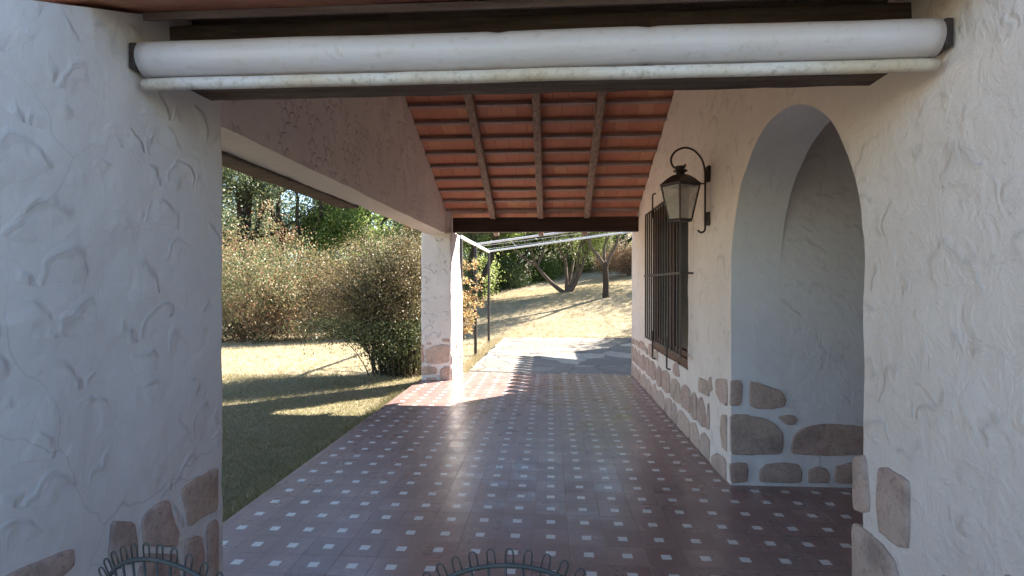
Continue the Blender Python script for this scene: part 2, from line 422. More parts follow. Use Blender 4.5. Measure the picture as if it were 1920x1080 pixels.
def mk_glass(name, col=(.8, .85, .85), alpha=.5, rough=.1):
    m = NT(name); m.fin(col, rough, spec=.6)
    t = m.n('ShaderNodeBsdfTransparent'); mx = m.n('ShaderNodeMixShader')
    n = m.noise(9, 4, .6).outputs[0]
    m.lk(m.mr(n, .3, .7, alpha - .12, alpha + .12), mx.inputs[0])
    m.lk(t.outputs[0], mx.inputs[1]); m.lk(m.b.outputs[0], mx.inputs[2]); m.lk(mx.outputs[0], m.out.inputs[0])
    return m.m
M['lampglass'] = mk_glass('dusty_lantern_glass', (.52, .50, .48), .5, .25)
m_ = NT('dark_window_glass'); M['winglass'] = m_.fin((.015, .014, .015), .4, spec=.2)

# ------------------------------------------------------------------ ground
XL, XR = -1.47, 1.27           # inner faces of the left pillars and of the house wall
def g_of(Y):
    return float(np.interp(Y, [15.4, 16.2, 18, 21, 24, 28, 32, 40, 55, 90], [0, .08, .42, .98, 1.3, 1.62, 1.95, 2.6, 4.2, 9]))
def terr(x, y):
    A = min(max(.66 + .07 * (x + 3.25), .12), 1.7)
    z = -.11 + A * g_of(y)
    if x < -6: z += -.02 * min(-x - 6, 10) * .2
    z += .03 * noise.noise(Vector((x * .35, y * .35, 0))) + .012 * noise.noise(Vector((x * 1.7, y * 1.7, 3)))
    return z
def axis_lines(segs):
    L = []
    for a, b, st in segs:
        n = max(1, round((b - a) / st)); L += [a + (b - a) * i / n for i in range(n)]
    return L + [segs[-1][1]]
gx = axis_lines([(-300, -60, 30), (-60, -20, 4), (-20, 9, .3), (9, 30, 2), (30, 300, 30)])
gy = axis_lines([(-60, -4, 7), (-4, 36, .3), (36, 60, 2), (60, 140, 10), (140, 420, 40)])
V = [(x, y, terr(x, y)) for x in gx for y in gy]; ny = len(gy)
Fc = [(i*ny+j, (i+1)*ny+j, (i+1)*ny+j+1, i*ny+j+1) for i in range(len(gx)-1) for j in range(ny-1)]
me = bpy.data.meshes.new('lawn'); me.from_pydata(V, [], Fc); me.update()
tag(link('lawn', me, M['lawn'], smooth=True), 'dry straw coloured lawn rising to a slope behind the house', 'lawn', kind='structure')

mb = MB(); mb.gbox(-1.955, 3.4, -1.0, 9.02, -.16, 0, .5, .012, .0)
tag(mb.build('porch_floor', M['tiles']), 'glossy red cement tile floor with a small white square in each tile', 'floor', kind='structure')
# flagstone patio behind the porch
edge = []
for i in range(60):
    y = 9.03 + (15.35 - 9.03) * i / 59
    edge.append((-1.36 + .1 * (i / 59) + .07 * noise.noise(Vector((y * 1.6, 0, 5))), y))
vt = []; ft = []
for i, (x, y) in enumerate(edge):
    vt += [(x, y, -.02), (5.5, y, -.02), (x, y, -.2)]
for i in range(59):
    a = i * 3; ft += [(a, a + 1, a + 4, a + 3), (a, a + 3, a + 5, a + 2)]
a = 59 * 3; vt.append((5.5, edge[-1][1], -.2)); ft.append((a, a + 1, len(vt) - 1, a + 2))
me = bpy.data.meshes.new('patio'); me.from_pydata(vt, [], ft); me.update()
tag(link('patio', me, M['flag']), 'irregular flagstone patio between the porch floor and the lawn', 'patio', kind='structure')

# ------------------------------------------------------------------ stones
def chaikin(P, it=2, k=.22):
    for _ in range(it):
        Q = []
        for i in range(len(P)):
            a, b = P[i], P[(i + 1) % len(P)]
            Q += [(a[0] + (b[0] - a[0]) * k, a[1] + (b[1] - a[1]) * k), (a[0] + (b[0] - a[0]) * (1 - k), a[1] + (b[1] - a[1]) * (1 - k))]
        P = Q
    return P
def stone(mb, P, place, base=-.006, top=.012, inset=.007):
    """P polygon (s, z) on a wall; place(s, z, d) -> world point at height d off the wall"""
    P = chaikin(P, 2, .11)
    P = [(s + .006 * noise.noise(Vector((s * 25, z * 25, 1))), z + .006 * noise.noise(Vector((s * 25, z * 25, 9)))) for s, z in P]
    cx = sum(p[0] for p in P) / len(P); cz = sum(p[1] for p in P) / len(P)
    def ring(ins, d):
        out = []
        for s, z in P:
            L = math.hypot(s - cx, z - cz) or 1; k = max(0, (L - ins) / L)
            out.append(place(cx + (s - cx) * k, cz + (z - cz) * k, d + (.005 * noise.noise(Vector((s * 9, z * 9, 2))) if d > 0 else 0)))
        return out
    n = len(P); rings = ring(0, base) + ring(0, top * .45) + ring(inset * .5, top * .9) + ring(inset * 1.8, top)
    fs = []
    for r_ in range(3):
        for i in range(n):
            j = (i + 1) % n; fs.append((r_*n + i, r_*n + j, (r_+1)*n + j, (r_+1)*n + i))
    rings.append(place(cx, cz, top + .003)); c = len(rings) - 1
    for i in range(n): fs.append((3*n + i, 3*n + (i + 1) % n, c))
    mb.add(rings, fs)
def rows(s0, s1, z0, hs, wmin, wmax, gap=.045, skip_top=.3, rnd=None):
    rnd = rnd or random; out = []; z = z0
    for r_, h in enumerate(hs):
        s = s0 - rnd.uniform(0, wmin)
        while s < s1 - .05:
            w_ = rnd.uniform(wmin, wmax); a, b = max(s, s0), min(s + w_, s1)
            s += w_
            if b - a < .1: continue
            if r_ == len(hs) - 1 and rnd.random() < skip_top: continue
            a += gap / 2 if a > s0 + .001 else 0; b -= gap / 2 if b < s1 - .001 else 0
            lo = z + (0 if r_ == 0 else gap * rnd.uniform(.3, .9)); hi = z + h - gap * rnd.uniform(.2, .8)
            if r_ == len(hs) - 1: hi -= rnd.uniform(0, h * .4)
            j = lambda q: rnd.uniform(-q, q)
            out.append([(a + abs(j(.02)), lo + (0 if r_ == 0 else abs(j(.04)))), ((a + b) / 2, lo + (0 if r_ == 0 else j(.02))), (b - abs(j(.03)), lo + (0 if r_ == 0 else abs(j(.03)))),
                        (b, (lo + hi) / 2 + j(.04)), (b - abs(j(.06)), hi - abs(j(.06))), ((a + b) / 2 + j(.05), hi + j(.01)), (a + abs(j(.06)), hi - abs(j(.06))), (a + .005, (lo + hi) / 2 + j(.04))])
        z += h
    return out
wallX = lambda s, z, d: (XR - d, s, z)                # house wall facing -x
pillX = lambda s, z, d: (XL + d, s, z)                # pillar faces facing +x
def faceY(Y): return lambda s, z, d: (s, Y - d, z)    # faces looking at -y

# ------------------------------------------------------------------ house
YR = 5.3                                              # ridge line
def roofz(y): return 3.673 - .38 * abs(y - YR)        # underside of the roof tiles
house = empty('house', (3.0, 6.0, 0), 'white plastered house wing with arched opening, barred window and stone base, right of porch', 'house')

T = .34; AY0, AY1 = 2.40, 4.10; AC = (AY0 + AY1) / 2; AR = (AY1 - AY0) / 2; SPR = 1.53
WY0, WY1, WZ0, WZ1 = 5.36, 7.2, .62, 2.32; YE = 9.03; YS = -1.0
def arch_top(y):
    return SPR + math.sqrt(max(0, AR * AR - (y - AC) ** 2)) * 1.0
ys = set([round(v, 4) for v in axis_lines([(YS, 1, .2), (1, AY0, .05)])])
for i in range(41): ys.add(round(AC - AR * math.cos(math.pi * i / 40), 4))
for v in axis_lines([(AY1, WY0, .05), (WY0, WY1, .05), (WY1, YE, .05)]): ys.add(round(v, 4))
ys = sorted(ys)
mb = MB()
def wob(p):
    p = Vector(p); q = noise.noise_vector(p * 4.3) * .006 + noise.noise_vector(p * 13) * .0022
    return p + q
def strip(x, ya, yb, za0, za1, zb0, zb1, flip):
    n = max(1, int(max(za1 - za0, zb1 - zb0) / .06)); base = len(mb.v)
    for i in range(n + 1):
        t = i / n
        mb.v.append(tuple(wob((x, ya, za0 + (za1 - za0) * t)))); mb.v.append(tuple(wob((x, yb, zb0 + (zb1 - zb0) * t))))
    for i in range(n):
        q = (base + 2*i, base + 2*i + 1, base + 2*i + 3, base + 2*i + 2); mb.f.append(q if flip else q[::-1])
def reveal(p, q):                                      # a strip through the wall thickness
    base = len(mb.v); n = 6
    for i in range(n + 1):
        x = XR + T * i / n
        mb.v.append(tuple(wob((x, p[0], p[1])))); mb.v.append(tuple(wob((x, q[0], q[1]))))
    for i in range(n): mb.f.append((base + 2*i, base + 2*i + 2, base + 2*i + 3, base + 2*i + 1))
top = lambda y: roofz(y) - .005
EPS = 1e-4
for a, b in zip(ys, ys[1:]):
    mid = (a + b) / 2
    for x, fl in ((XR, False), (XR + T, True)):
        if AY0 < mid < AY1: strip(x, a, b, arch_top(a), top(a), arch_top(b), top(b), fl)
        elif WY0 < mid < WY1:
            strip(x, a, b, -.1, WZ0, -.1, WZ0, fl); strip(x, a, b, WZ1, top(a), WZ1, top(b), fl)
        else: strip(x, a, b, -.1, top(a), -.1, top(b), fl)
    if AY0 < mid < AY1: reveal((a, arch_top(a)), (b, arch_top(b)))
    if WY0 < mid < WY1: reveal((a, WZ0), (b, WZ0)); reveal((a, WZ1), (b, WZ1))
for y, z0, z1 in ((AY0, -.1, SPR), (AY1, -.1, SPR), (WY0, WZ0, WZ1), (WY1, WZ0, WZ1), (YE, -.1, top(YE)), (YS, -.1, top(YS))):
    n = max(1, int((z1 - z0) / .06))
    for i in range(n): reveal((y, z0 + (z1 - z0) * i / n), (y, z0 + (z1 - z0) * (i + 1) / n))
me = bpy.data.meshes.new('side_wall'); me.from_pydata(mb.v, [], mb.f)
bm = bmesh.new(); bm.from_mesh(me); bmesh.ops.remove_doubles(bm, verts=bm.verts, dist=.0008)
bmesh.ops.recalc_face_normals(bm, faces=bm.faces)
# smooth plaster inside the arch
for f in bm.faces:
    c = f.calc_center_median()
    if AY0 - .03 < c.y < AY1 + .02 and XR + .012 < c.x < XR + T - .012: f.material_index = 1
bm.to_mesh(me); bm.free()
o = link('side_wall', me, M['wall_plaster'], house, smooth=False); me.materials.append(M['smooth_plaster'])

mb = MB(); mb.gbox(XR + T - .012, 3.4, AY1 + .002, AY1 + .25, -.05, 3.05, .12, .002, .003, 3)
mb.build('recess_wall', M['recess_plaster'], house)
mb = MB(); mb.gbox(3.4, 3.6, 1.2, AY1 + .3, -.05, 3.0, .15, .01, .004, 3); mb.gbox(XR + T + .002, 3.4, 1.2, 1.4, -.05, 3.0, .2, .01, .004)
mb.build('recess_back_wall', M['recess_plaster'], house)
mb = MB(); mb.box(XR + T + .002, 3.6, 1.2, AY1 + .3, 3.06, 3.12); mb.build('recess_ceiling', M['smooth_plaster'], house)
mb = MB(); mb.gbox(XR + T + .002, 3.6, YE - .3, YE - .005, -.1, 2.24, .15, .01, .004); mb.gbox(3.6, 3.9, YE - .3, 15.2, -.1, 2.9, .3, .01, .004)
mb.gbox(3.9, 8, 14.9, 15.2, -.1, 2.9, .3, .01, .004); mb.gbox(3.6, 3.9, -1.0, YE - .3, -.1, 3.0, .3, .01, .004)
mb.build('outer_wall', M['wall_plaster'], house)

# stone base of the house
Z5 = lambda zx, zy: (1160 + zx / 2.7, 680 + zy / 2.7)
jamb = [[(553,88),(618,88),(628,120),(624,200),(612,218),(553,218)],
 [(662,95),(700,100),(770,125),(820,140),(850,188),(840,220),(780,236),(700,232),(658,215)],
 [(803,272),(850,262),(892,270),(904,290),(890,312),(860,316),(830,302)],
 [(553,262),(650,262),(740,280),(800,315),(830,360),(833,420),(822,462),(700,466),(553,464)],
 [(1300,330),(1182,316),(1050,308),(960,320),(905,345),(880,385),(868,440),(880,463),(1000,468),(1300,468)],
 [(551,512),(600,502),(648,510),(658,550),(652,606),(551,606)],
 [(712,540),(750,510),(840,504),(912,515),(928,560),(924,608),(710,606)],
 [(958,545),(1000,524),(1050,535),(1068,570),(1062,610),(956,608)],
 [(1092,525),(1182,505),(1300,505),(1300,612),(1088,612)]]
mb = MB(); J = faceY(AY1)
for P in jamb:
    Q = [onY(*Z5(*p), AY1) for p in P]
    Q = [(max(s, XR - .008), max(z, .0)) for s, z in Q]
    stone(mb, Q, J, top=.012)
rr = random.Random(5)
for Q in rows(2.5, 3.4, .0, (.2, .26, .2), .25, .45, rnd=rr): stone(mb, Q, J)
mb.build('stone_base', M['stone'], house, smooth=True); mb = MB()
wallst = [[(494,80),(548,82),(551,120),(551,222),(520,205),(499,160)], [(470,66),(479,140),(462,147),(440,132),(452,95)],
 [(525,262),(551,264),(551,455),(530,430),(518,350)], [(475,470),(500,455),(545,490),(549,600),(510,590),(470,515)]]
for P in wallst: stone(mb, [onX(*Z5(*p), XR) for p in P], wallX)
for Q in rows(4.62, YE, .0, (.21, .27, .2), .24, .5, gap=.026, rnd=random.Random(12)): stone(mb, Q, wallX)
mb.build('stone_base', M['stone'], house, smooth=True); mb = MB()
Z3 = lambda zx, zy: (1540 + zx / 3.6, 780 + zy / 3.6)
near = [[(224,268),(300,262),(316,400),(334,560),(332,640),(300,658),(224,632)],
 [(392,345),(440,345),(520,392),(600,440),(600,900),(520,880),(460,832),(405,790),(384,560)],
 [(222,716),(270,740),(350,800),(430,880),(500,990),(560,1250),(560,1560),(222,1560)]]
for P in near: stone(mb, [(max(s, .5), max(z, 0)) for s, z in (onX(*Z3(*p), XR) for p in P)], wallX)
for Q in rows(-.9, 1.93, .0, (.24, .26, .24), .28, .5, rnd=random.Random(4)): stone(mb, Q, wallX)
mb.build('stone_base', M['stone'], house, smooth=True)

# window with its iron grille
win = MB()
fr = .07; wx0, wx1 = XR + .012, XR + .11
win.box(wx0, wx1, WY0, WY1, WZ0, WZ0 + .09); win.box(wx0, wx1, WY0, WY1, WZ1 - fr, WZ1)
for a, b in ((WY0, WY0 + fr), (WY1 - fr, WY1), ((WY0 + WY1) / 2 - .05, (WY0 + WY1) / 2 + .05)): win.box(wx0 + .003, wx1 - .003, a, b, WZ0 + .09, WZ1 - fr)
for a, b in ((WY0 + fr, (WY0 + WY1) / 2 - .05), ((WY0 + WY1) / 2 + .05, WY1 - fr)):
    win.box(wx0 + .02, wx1 - .01, a, a + .05, WZ0 + .09, WZ1 - fr); win.box(wx0 + .02, wx1 - .01, b - .05, b, WZ0 + .09, WZ1 - fr)
    win.box(wx0 + .023, wx1 - .013, a + .05, b - .05, WZ0 + .09, WZ0 + .15); win.box(wx0 + .023, wx1 - .013, a + .05, b - .05, WZ1 - fr - .06, WZ1 - fr)
wf = win.build('window', M['winwood'], house)
mb = MB(); mb.box(wx0 + .05, wx0 + .056, WY0 + fr + .04, WY1 - fr - .04, WZ0 + .14, WZ1 - fr - .05); mb.build('pane', M['winglass'], wf)
mb = MB(); GX, g0, g1, gz0, gz1 = 1.165, 5.2, 7.1, .77, 2.27
nb = 15
for i in range(nb):
    y = g0 + (g1 - g0) * i / (nb - 1); ext0 = ext1 = 0
    mb.tube([(GX, y, gz0 - .01), (GX, y, gz1 + .01)], .0095, 6)
for z, xx in ((gz0, 0), (gz1, 0), (1.52, -.012)):
    mb.box(GX - .004 + xx, GX + .004 + xx, g0 - .03, g1 + .03, z - .011, z + .011)
for y in (5.75, 6.55):                                 # hooked fixing rods
    mb.tube([(GX - .012, y, gz0 + .12), (GX - .012, y, gz0 - .18), (GX - .004, y, gz0 - .195), (GX + .025, y, gz0 - .2)], .009, 6)
    mb.tube([(GX - .012, y, gz1 - .1), (GX - .012, y, gz1 + .16), (GX - .004, y, gz1 + .175), (GX + .025, y, gz1 + .18)], .009, 6)
for y, z in ((g0 - .02, 1.52), (g1 + .02, 1.52)): mb.tube([(GX - .01, y, z), (XR + .02, y, z)], .008, 6)
mb.build('grille', M['iron'], wf)

# roofs --------------------------------------------------------------
def half_tile(mb, p, d, L, r=.09, up=True, n=8):
    """a barrel tile lying from p along horizontal/sloped direction d"""
    p = Vector(p); d = Vector(d).normalized(); side = d.cross(Vector((0, 0, 1))).normalized(); u = side.cross(d).normalized()
    base = len(mb.v); th = .014
    for k, (q, rr_) in enumerate(((0, r), (L, r * .8))):
        for rad in (rr_, rr_ - th):
            for i in range(n + 1):
                a = math.pi * i / n; mb.v.append(tuple(p + d * -q + side * math.cos(a) * rad + u * (math.sin(a) * rad * .8 * (1 if up else -1) + (0 if up else .03))))
    m = n + 1
    for i in range(n):
        mb.f += [(base + i, base + i + 1, base + 2*m + i + 1, base + 2*m + i), (base + m + i, base + 3*m + i, base + 3*m + i + 1, base + m + i + 1),
                 (base + i, base + m + i, base + m + i + 1, base + i + 1)]
# main roof of the wing behind (its eave runs along the patio)
mb = MB(); EX, EZ = 2.72, 2.8
mb.add([(EX, 8.9, EZ), (EX, 14.3, EZ), (8, 14.3, EZ + 1.9), (8, 8.9, EZ + 1.9), (EX, 8.9, EZ + .05), (EX, 14.3, EZ + .05), (8, 14.3, EZ + 1.95), (8, 8.9, EZ + 1.95)],
       [(0,1,2,3),(7,6,5,4),(0,4,5,1),(1,5,6,2),(2,6,7,3),(3,7,4,0)])
dd = Vector((-1, 0, -.4))
for i in range(19):
    y = 8.95 + .29 * i
    half_tile(mb, (EX - .3, y, EZ - .05), dd, .8, .1); half_tile(mb, (EX + .05, y + .145, EZ + .05), dd, .4, .09, False)
mb.build('rear_roof', M['terracotta'], house)

# ------------------------------------------------------------------ porch
porch = empty('porch', (-1.7, 5.3, 0), 'open porch with terracotta roof on timber rafters carried by two white plastered pillars', 'porch')
PF = 8.3
def bulge(p):
    if p.x > -1.7:
        t = min(max((p.y - PF) / .6, 0), 1); k = min(max((1.9 - p.z) / .7, 0), 1); p = Vector((p.x + .07 * t * (.25 + .75 * k), p.y, p.z))
    return p
mb = MB(); mb.gbox(-1.92, XL, PF, 8.95, -.12, 2.2, .05, .022, .007, 5, warp=bulge); mb.gbox(-1.86, XL - .02, PF + .02, 8.9, 2.18, 2.62, .05, .02, .006)
o = mb.build('pillar', M['far_plaster'], porch)
mb = MB(); Z7 = lambda zx, zy: (700 + zx / 6.4, 640 + zy / 6.4)
fp = [[(560,40),(602,38),(592,100),(606,190),(600,262),(560,262)], [(630,22),(690,12),(702,34),(662,46),(630,42)],
 [(618,108),(700,62),(800,35),(912,40),(912,250),(760,272),(660,262),(636,250),(628,170)], [(560,310),(620,298),(740,304),(764,340),(755,388),(640,400),(560,410)],
 [(804,330),(860,306),(912,296),(912,462),(802,470)], [(636,432),(750,430),(760,470),(630,474)], [(820,-30),(912,-30),(912,14),(870,10),(822,2)]]
for P in fp:
    stone(mb, [(min(max(s, -1.915), XL - .005), max(z, .0)) for s, z in (onY(*Z7(*p), PF) for p in P)], faceY(PF), top=.012)
mb.build('stone_base', M['stone'], o, smooth=True); mb = MB()
for Q in rows(PF + .01, 8.93, 0, (.2, .24, .2), .2, .35, rnd=random.Random(8)): stone(mb, Q, lambda s, z, d: tuple(bulge(Vector((XL + d, s, z)))), top=.01)
mb.build('stone_base', M['stone'], o, smooth=True)
mb = MB(); mb.gbox(-1.92, XL, 1.2, 2.46, -.12, 3.0, .05, .02, .007, 5,)
def clip_roof(p):
    p = Vector(p); p.z = min(p.z, roofz(p.y) - .01); return p
mb = MB(); mb.gbox(-1.92, XL, .9, 2.46, -.12, 2.55, .05, .02, .007, 5, warp=clip_roof)
o = mb.build('pillar', M['pillar_plaster'], porch)
mb = MB(); Z1 = lambda zx, zy: (240 + zx / 3.6, 780 + zy / 3.6)
npil = [[(120,645),(190,585),(262,568),(285,640),(305,710),(335,790),(325,880),(90,880),(88,700)],
 [(352,500),(440,430),(540,372),(598,345),(598,628),(500,680),(405,748),(384,650)], [(528,745),(598,688),(598,1150),(535,1150)],
 [(380,850),(480,800),(505,900),(500,1150),(385,1150)], [(-120,700),(30,720),(60,860),(50,1000),(-140,1000)], [(90,930),(330,930),(345,1150),(60,1150)]]
for P in npil:
    stone(mb, [(min(s, 2.452), max(z, 0)) for s, z in (onX(*Z1(*p), XL) for p in P)], pillX)
for Q in rows(.9, 1.65, 0, (.24, .26, .2), .28, .5, rnd=random.Random(3)): stone(mb, Q, pillX)
mb.build('stone_base', M['stone'], o, smooth=True)
# gable wall over the open side
GZ = 2.165; gi, go = -1.55, -1.83
mb = MB()
def gw(p):
    return p
yy = axis_lines([(2.40, 8.34, .06)])
mbs = mb
def gface(x, flip):
    base = len(mb.v); n = 26
    for y in yy:
        t0, t1 = GZ, max(min(roofz(y) - .005, 9), 2.4)
        for i in range(n + 1): mb.v.append(tuple(wob((x, y, t0 + (t1 - t0) * i / n))))
    m = n + 1
    for i in range(len(yy) - 1):
        for j in range(n):
            q = (base + i*m + j, base + (i+1)*m + j, base + (i+1)*m + j + 1, base + i*m + j + 1); mb.f.append(q if flip else q[::-1])
gface(gi, True); gface(go, False)
me = bpy.data.meshes.new('gable_wall'); me.from_pydata(mb.v, [], mb.f); link('gable_wall', me, M['gable_plaster'], porch)
mb = MB(); base = 0; nx = 6
for y in yy:
    for i in range(nx + 1): mb.v.append(tuple(wob((gi + (go - gi) * i / nx, y, GZ))))
for i in range(len(yy) - 1):
    for j in range(nx): mb.f.append((i*(nx+1)+j, i*(nx+1)+j+1, (i+1)*(nx+1)+j+1, (i+1)*(nx+1)+j))
mb.build('soffit', M['soffit_plaster'], porch)
mb = MB(); mb.gbox(-2.03, go - .01, 1.0, 5.35, 2.15, 2.3, .2, .008, .004); mb.build('wall_plate', M['oldbeam'], porch)
# beams
mb = MB(); mb.gbox(XL + .02, XR + .03, 8.34, 8.47, 2.19, 2.405, .15, .006, .0015); mb.build('beam', M['beam'], porch)
mb = MB(); mb.gbox(XL - .03, XR + .03, 2.1, 2.38, 2.215, 2.42, .06, .012, .005, 9); mb.build('beam', M['oldbeam'], porch)
# rafters
def slopepts(x, side):
    return
for x in (-.855, -.155, .52):
    for side in (1, -1):
        mb = MB()
        def wp(p, side=side):
            y = p.y; q = Vector(p); q.y = YR + side * (y - YR); q.z = p.z + roofz(y); return q
        mb.gbox(x - .043, x + .043, YR + .02 if side > 0 else YR + .03, 8.9 if side > 0 else 8.2, -.135, -.036, .06, .012, .006, 14, warp=wp)
        if side < 0: mb.f = [f[::-1] for f in mb.f]
        mb.build('rafter', M['rafter'], porch, smooth=True)
# courses of flat tiles on battens (both slopes)
X0, X1 = -2.3, 5.0
tl = MB(); pitch = .28
for side in (1, -1):
    y = 6.09 - .28 * 3
    ks = [y + pitch * i for i in range(0, 13)]
    for k, ya in enumerate(ks):
        yb = min(ya + pitch + .03, 8.94)
        if ya < YR: ya2 = YR
        else: ya2 = ya
        # course lies a little flatter than the slope; its upper end shows as a step
        za = roofz(ya2) - .0; zb = roofz(yb) + .017
        f_ = lambda yv: YR + side * (yv - YR)
        q = [(X0, f_(ya2), za), (X1, f_(ya2), za), (X1, f_(yb), zb), (X0, f_(yb), zb)]
        th = .022
        nseg = 24; base = len(tl.v)
        for i in range(nseg + 1):
            xx = X0 + (X1 - X0) * i / nseg; jz = .007 * noise.noise(Vector((xx * 2.3, ya * 7, side)))
            tl.v += [(xx, f_(ya2), za + jz), (xx, f_(yb), zb + jz), (xx, f_(ya2), za + th + jz), (xx, f_(yb), zb + th + jz)]
        for i in range(nseg):
            a = base + 4*i; b = a + 4
            for fc in ((a, b, b+1, a+1), (a+2, a+3, b+3, b+2), (a, a+2, b+2, b), (a+1, b+1, b+3, a+3)): tl.f.append(fc if side > 0 else fc[::-1])
        if ya > YR + .05:
            bt = MB()
            def wp2(p, side=side, y0=ya, s=k):
                q_ = Vector(p); q_.z += roofz(p.y) + .003 * noise.noise(Vector((p.x * 1.3, s * 3.1, side))); q_.y = YR + side * (q_.y - YR); return q_
            bt.gbox(X0 + .05, XR + .02, ya - .012, ya + .03, -.03, -.001, .25, .003, .0015, 9, warp=wp2)
            if side < 0: bt.f = [f[::-1] for f in bt.f]
            if X0 + .05 < go: pass
            bt.build('batten', M['batten'], porch)
roof = tl.build('tile_courses', M['tileunder'], porch)
mb = MB()
for side in (1, -1):
    f_ = lambda yv: YR + side * (yv - YR)
    a, b = roofz(YR) + .06, roofz(8.93) + .06
    q = [(X0, f_(YR), a), (X1, f_(YR), a), (X1, f_(8.93), b), (X0, f_(8.93), b)]
    q += [(p[0], p[1], p[2] + .05) for p in q]
    fs = [(0,1,2,3),(7,6,5,4),(0,3,7,4),(1,5,6,2),(2,6,7,3)]
    mb.add(q, fs if side > 0 else [f[::-1] for f in fs])
    dn = Vector((0, side, -.38))
    for i in range(33):
        x = X0 + .1 + .222 * i
        half_tile(mb, (x, f_(8.98), roofz(8.98) + .085), dn, .45, .085); half_tile(mb, (x + .111, f_(8.93), roofz(8.93) + .10), dn, .4, .07, False)
mb.build('roof_tiles', M['terracotta'], porch)

# ------------------------------------------------------------------ rolled blind
bl = empty('rolled_blind', (0, 1.93, 2.21), 'white vinyl blind rolled up across the whole top of the opening, hem tube under it', 'blind')
mb = MB(); pts = []; rads = []
n = 70
for i in range(n + 1):
    x = XL + .035 + (XR - XL - .07) * i / n
    pts.append((x, 1.93, 2.215 + .004 * noise.noise(Vector((x * 1.5, 0, 0)))))
    rads.append(.0615 + .0016 * noise.noise(Vector((x * 4, 3, 0))) - (.004 if abs(x + .17) < .03 or abs(x - .32) < .025 else 0))
mb.tube(pts, rads, 32); o = mb.build('roll', M['vinyl'], bl, smooth=True)
mb = MB()
for i in range(2):
    for k in range(1): pass
ptsh = [(XL + .03 + (XR - XL - .06) * i / n, 1.925, 2.1275 + .0025 * noise.noise(Vector((i * .12, 5, 0)))) for i in range(n + 1)]
mb.tube(ptsh, [.021 + .0012 * noise.noise(Vector((i * .5, 1, 1))) for i in range(n + 1)], 20); mb.build('hem_tube', M['hem'], bl, smooth=True)
for x in (XL + .018, XR - .018):
    mb = MB(); mb.gbox(x - .012, x + .012, 1.88, 2.098, 2.17, 2.26, .05, .004, 0); mb.build('end_bracket', M['darkiron'], bl)

# ------------------------------------------------------------------ wall lantern
LY = 4.66; LX = 1.04; la = empty('wall_lantern', (XR, LY, 2.1), 'black iron lantern with glass sides hanging from a scrolled bracket on the white wall', 'lantern')
mb = MB(); bx = XR - .022
def spline(C, n=6):
    C = [Vector(c) for c in C]; C = [C[0] * 2 - C[1]] + C + [C[-1] * 2 - C[-2]]; out = []
    for i in range(1, len(C) - 2):
        a, b, c, d = C[i-1:i+3]
        for k in range(n):
            t = k / n; out.append(.5 * ((2 * b) + (c - a) * t + (2*a - 5*b + 4*c - d) * t * t + (3*b - a - 3*c + d) * t ** 3))
    return out + [C[-2]]
bx = XR - .034
sp = [(bx, 1.88), (bx, 2.1), (bx, 2.28), (bx - .004, 2.34), (LX + .168, 2.425), (LX + .112, 2.492), (LX + .04, 2.519), (LX - .03, 2.497), (LX - .068, 2.45), (LX - .073, 2.405), (LX - .052, 2.364), (LX - .012, 2.349), (LX + .02, 2.357), (LX + .042, 2.385)]
scr = [(bx - .028 + .028 * math.cos(a), LY, 1.865 + .028 * math.sin(a)) for a in [math.radians(-165 + 155 * i / 14) for i in range(15)]]
full = scr + spline([(x_, LY, z_) for x_, z_ in sp])
mb.tube(full, .0085, 8)
mb.tube([(bx, LY, 2.228), (LX + .1, LY, 2.228)], .006, 6)
for z0, z1 in ((2.24, 2.37), (1.89, 2.0)): mb.gbox(XR - .024, XR + .003, LY - .03, LY + .03, z0, z1, .03, .01, 0)
mb.build('bracket', M['darkiron'], la, smooth=True)
# body: four-sided, one edge towards the viewer
ph = math.radians(45 + 38)
ph = math.radians(-104)
mb = MB(); c = (LX, LY, 0)
def sq(r_, z, p=ph): return [Vector((LX + r_ * math.cos(p + math.pi / 2 * k), LY + r_ * math.sin(p + math.pi / 2 * k), z)) for k in range(4)]
zt, zb_ = 2.222, 1.94
rt, rb = .148, .088
# roof: concave pyramid, chimney collar, finial
prof = [(rt + .012, zt - .004), (rt + .014, zt + .006), (.115, zt + .045), (.085, zt + .066), (.062, zt + .078), (.03, zt + .086)]
rings = [sq(r_, z) for r_, z in prof]
vv = [v for r_ in rings for v in r_]
fs = [(4*i + k, 4*i + (k+1) % 4, 4*(i+1) + (k+1) % 4, 4*(i+1) + k) for i in range(len(prof) - 1) for k in range(4)] + [(3, 2, 1, 0), tuple(4*(len(prof)-1) + k for k in range(4))]
mb.add(vv, fs)
mb.build('cap', M['darkiron'], la)
mb = MB(); mb.lathe([(.034, .08), (.034, .095), (.04, .1), (.055, .106), (.058, .112), (.04, .122), (.03, .126), (.032, .134), (.045, .14), (.04, .148), (.02, .152)], (LX, LY, zt), 20)
mb.build('finial', M['darkiron'], la, smooth=True)
mb = MB()
T4, B4 = sq(rt, zt - .006), sq(rb, zb_)
for k in range(4):
    mb.tube([T4[k], B4[k]], .008, 4); mb.tube([T4[k], T4[(k + 1) % 4]], .009, 4); mb.tube([B4[k], B4[(k + 1) % 4]], .008, 4)
    m0, m1 = (T4[k] + T4[(k+1) % 4]) / 2, (B4[k] + B4[(k+1) % 4]) / 2
bq = sq(rb + .004, zb_ - .006) + sq(rb + .004, zb_ - .018); mb.add(bq, [(0,1,2,3),(7,6,5,4)] + [(k, 4+k, 4+(k+1) % 4, (k+1) % 4) for k in range(4)])
mb.build('frame', M['darkiron'], la)
mb = MB()
for k in range(4):
    a_, b_, c_, d_ = T4[k], T4[(k+1) % 4], B4[(k+1) % 4], B4[k]; mb.add([a_, b_, c_, d_], [(0, 1, 2, 3)])
mb.build('pane', M['lampglass'], la)
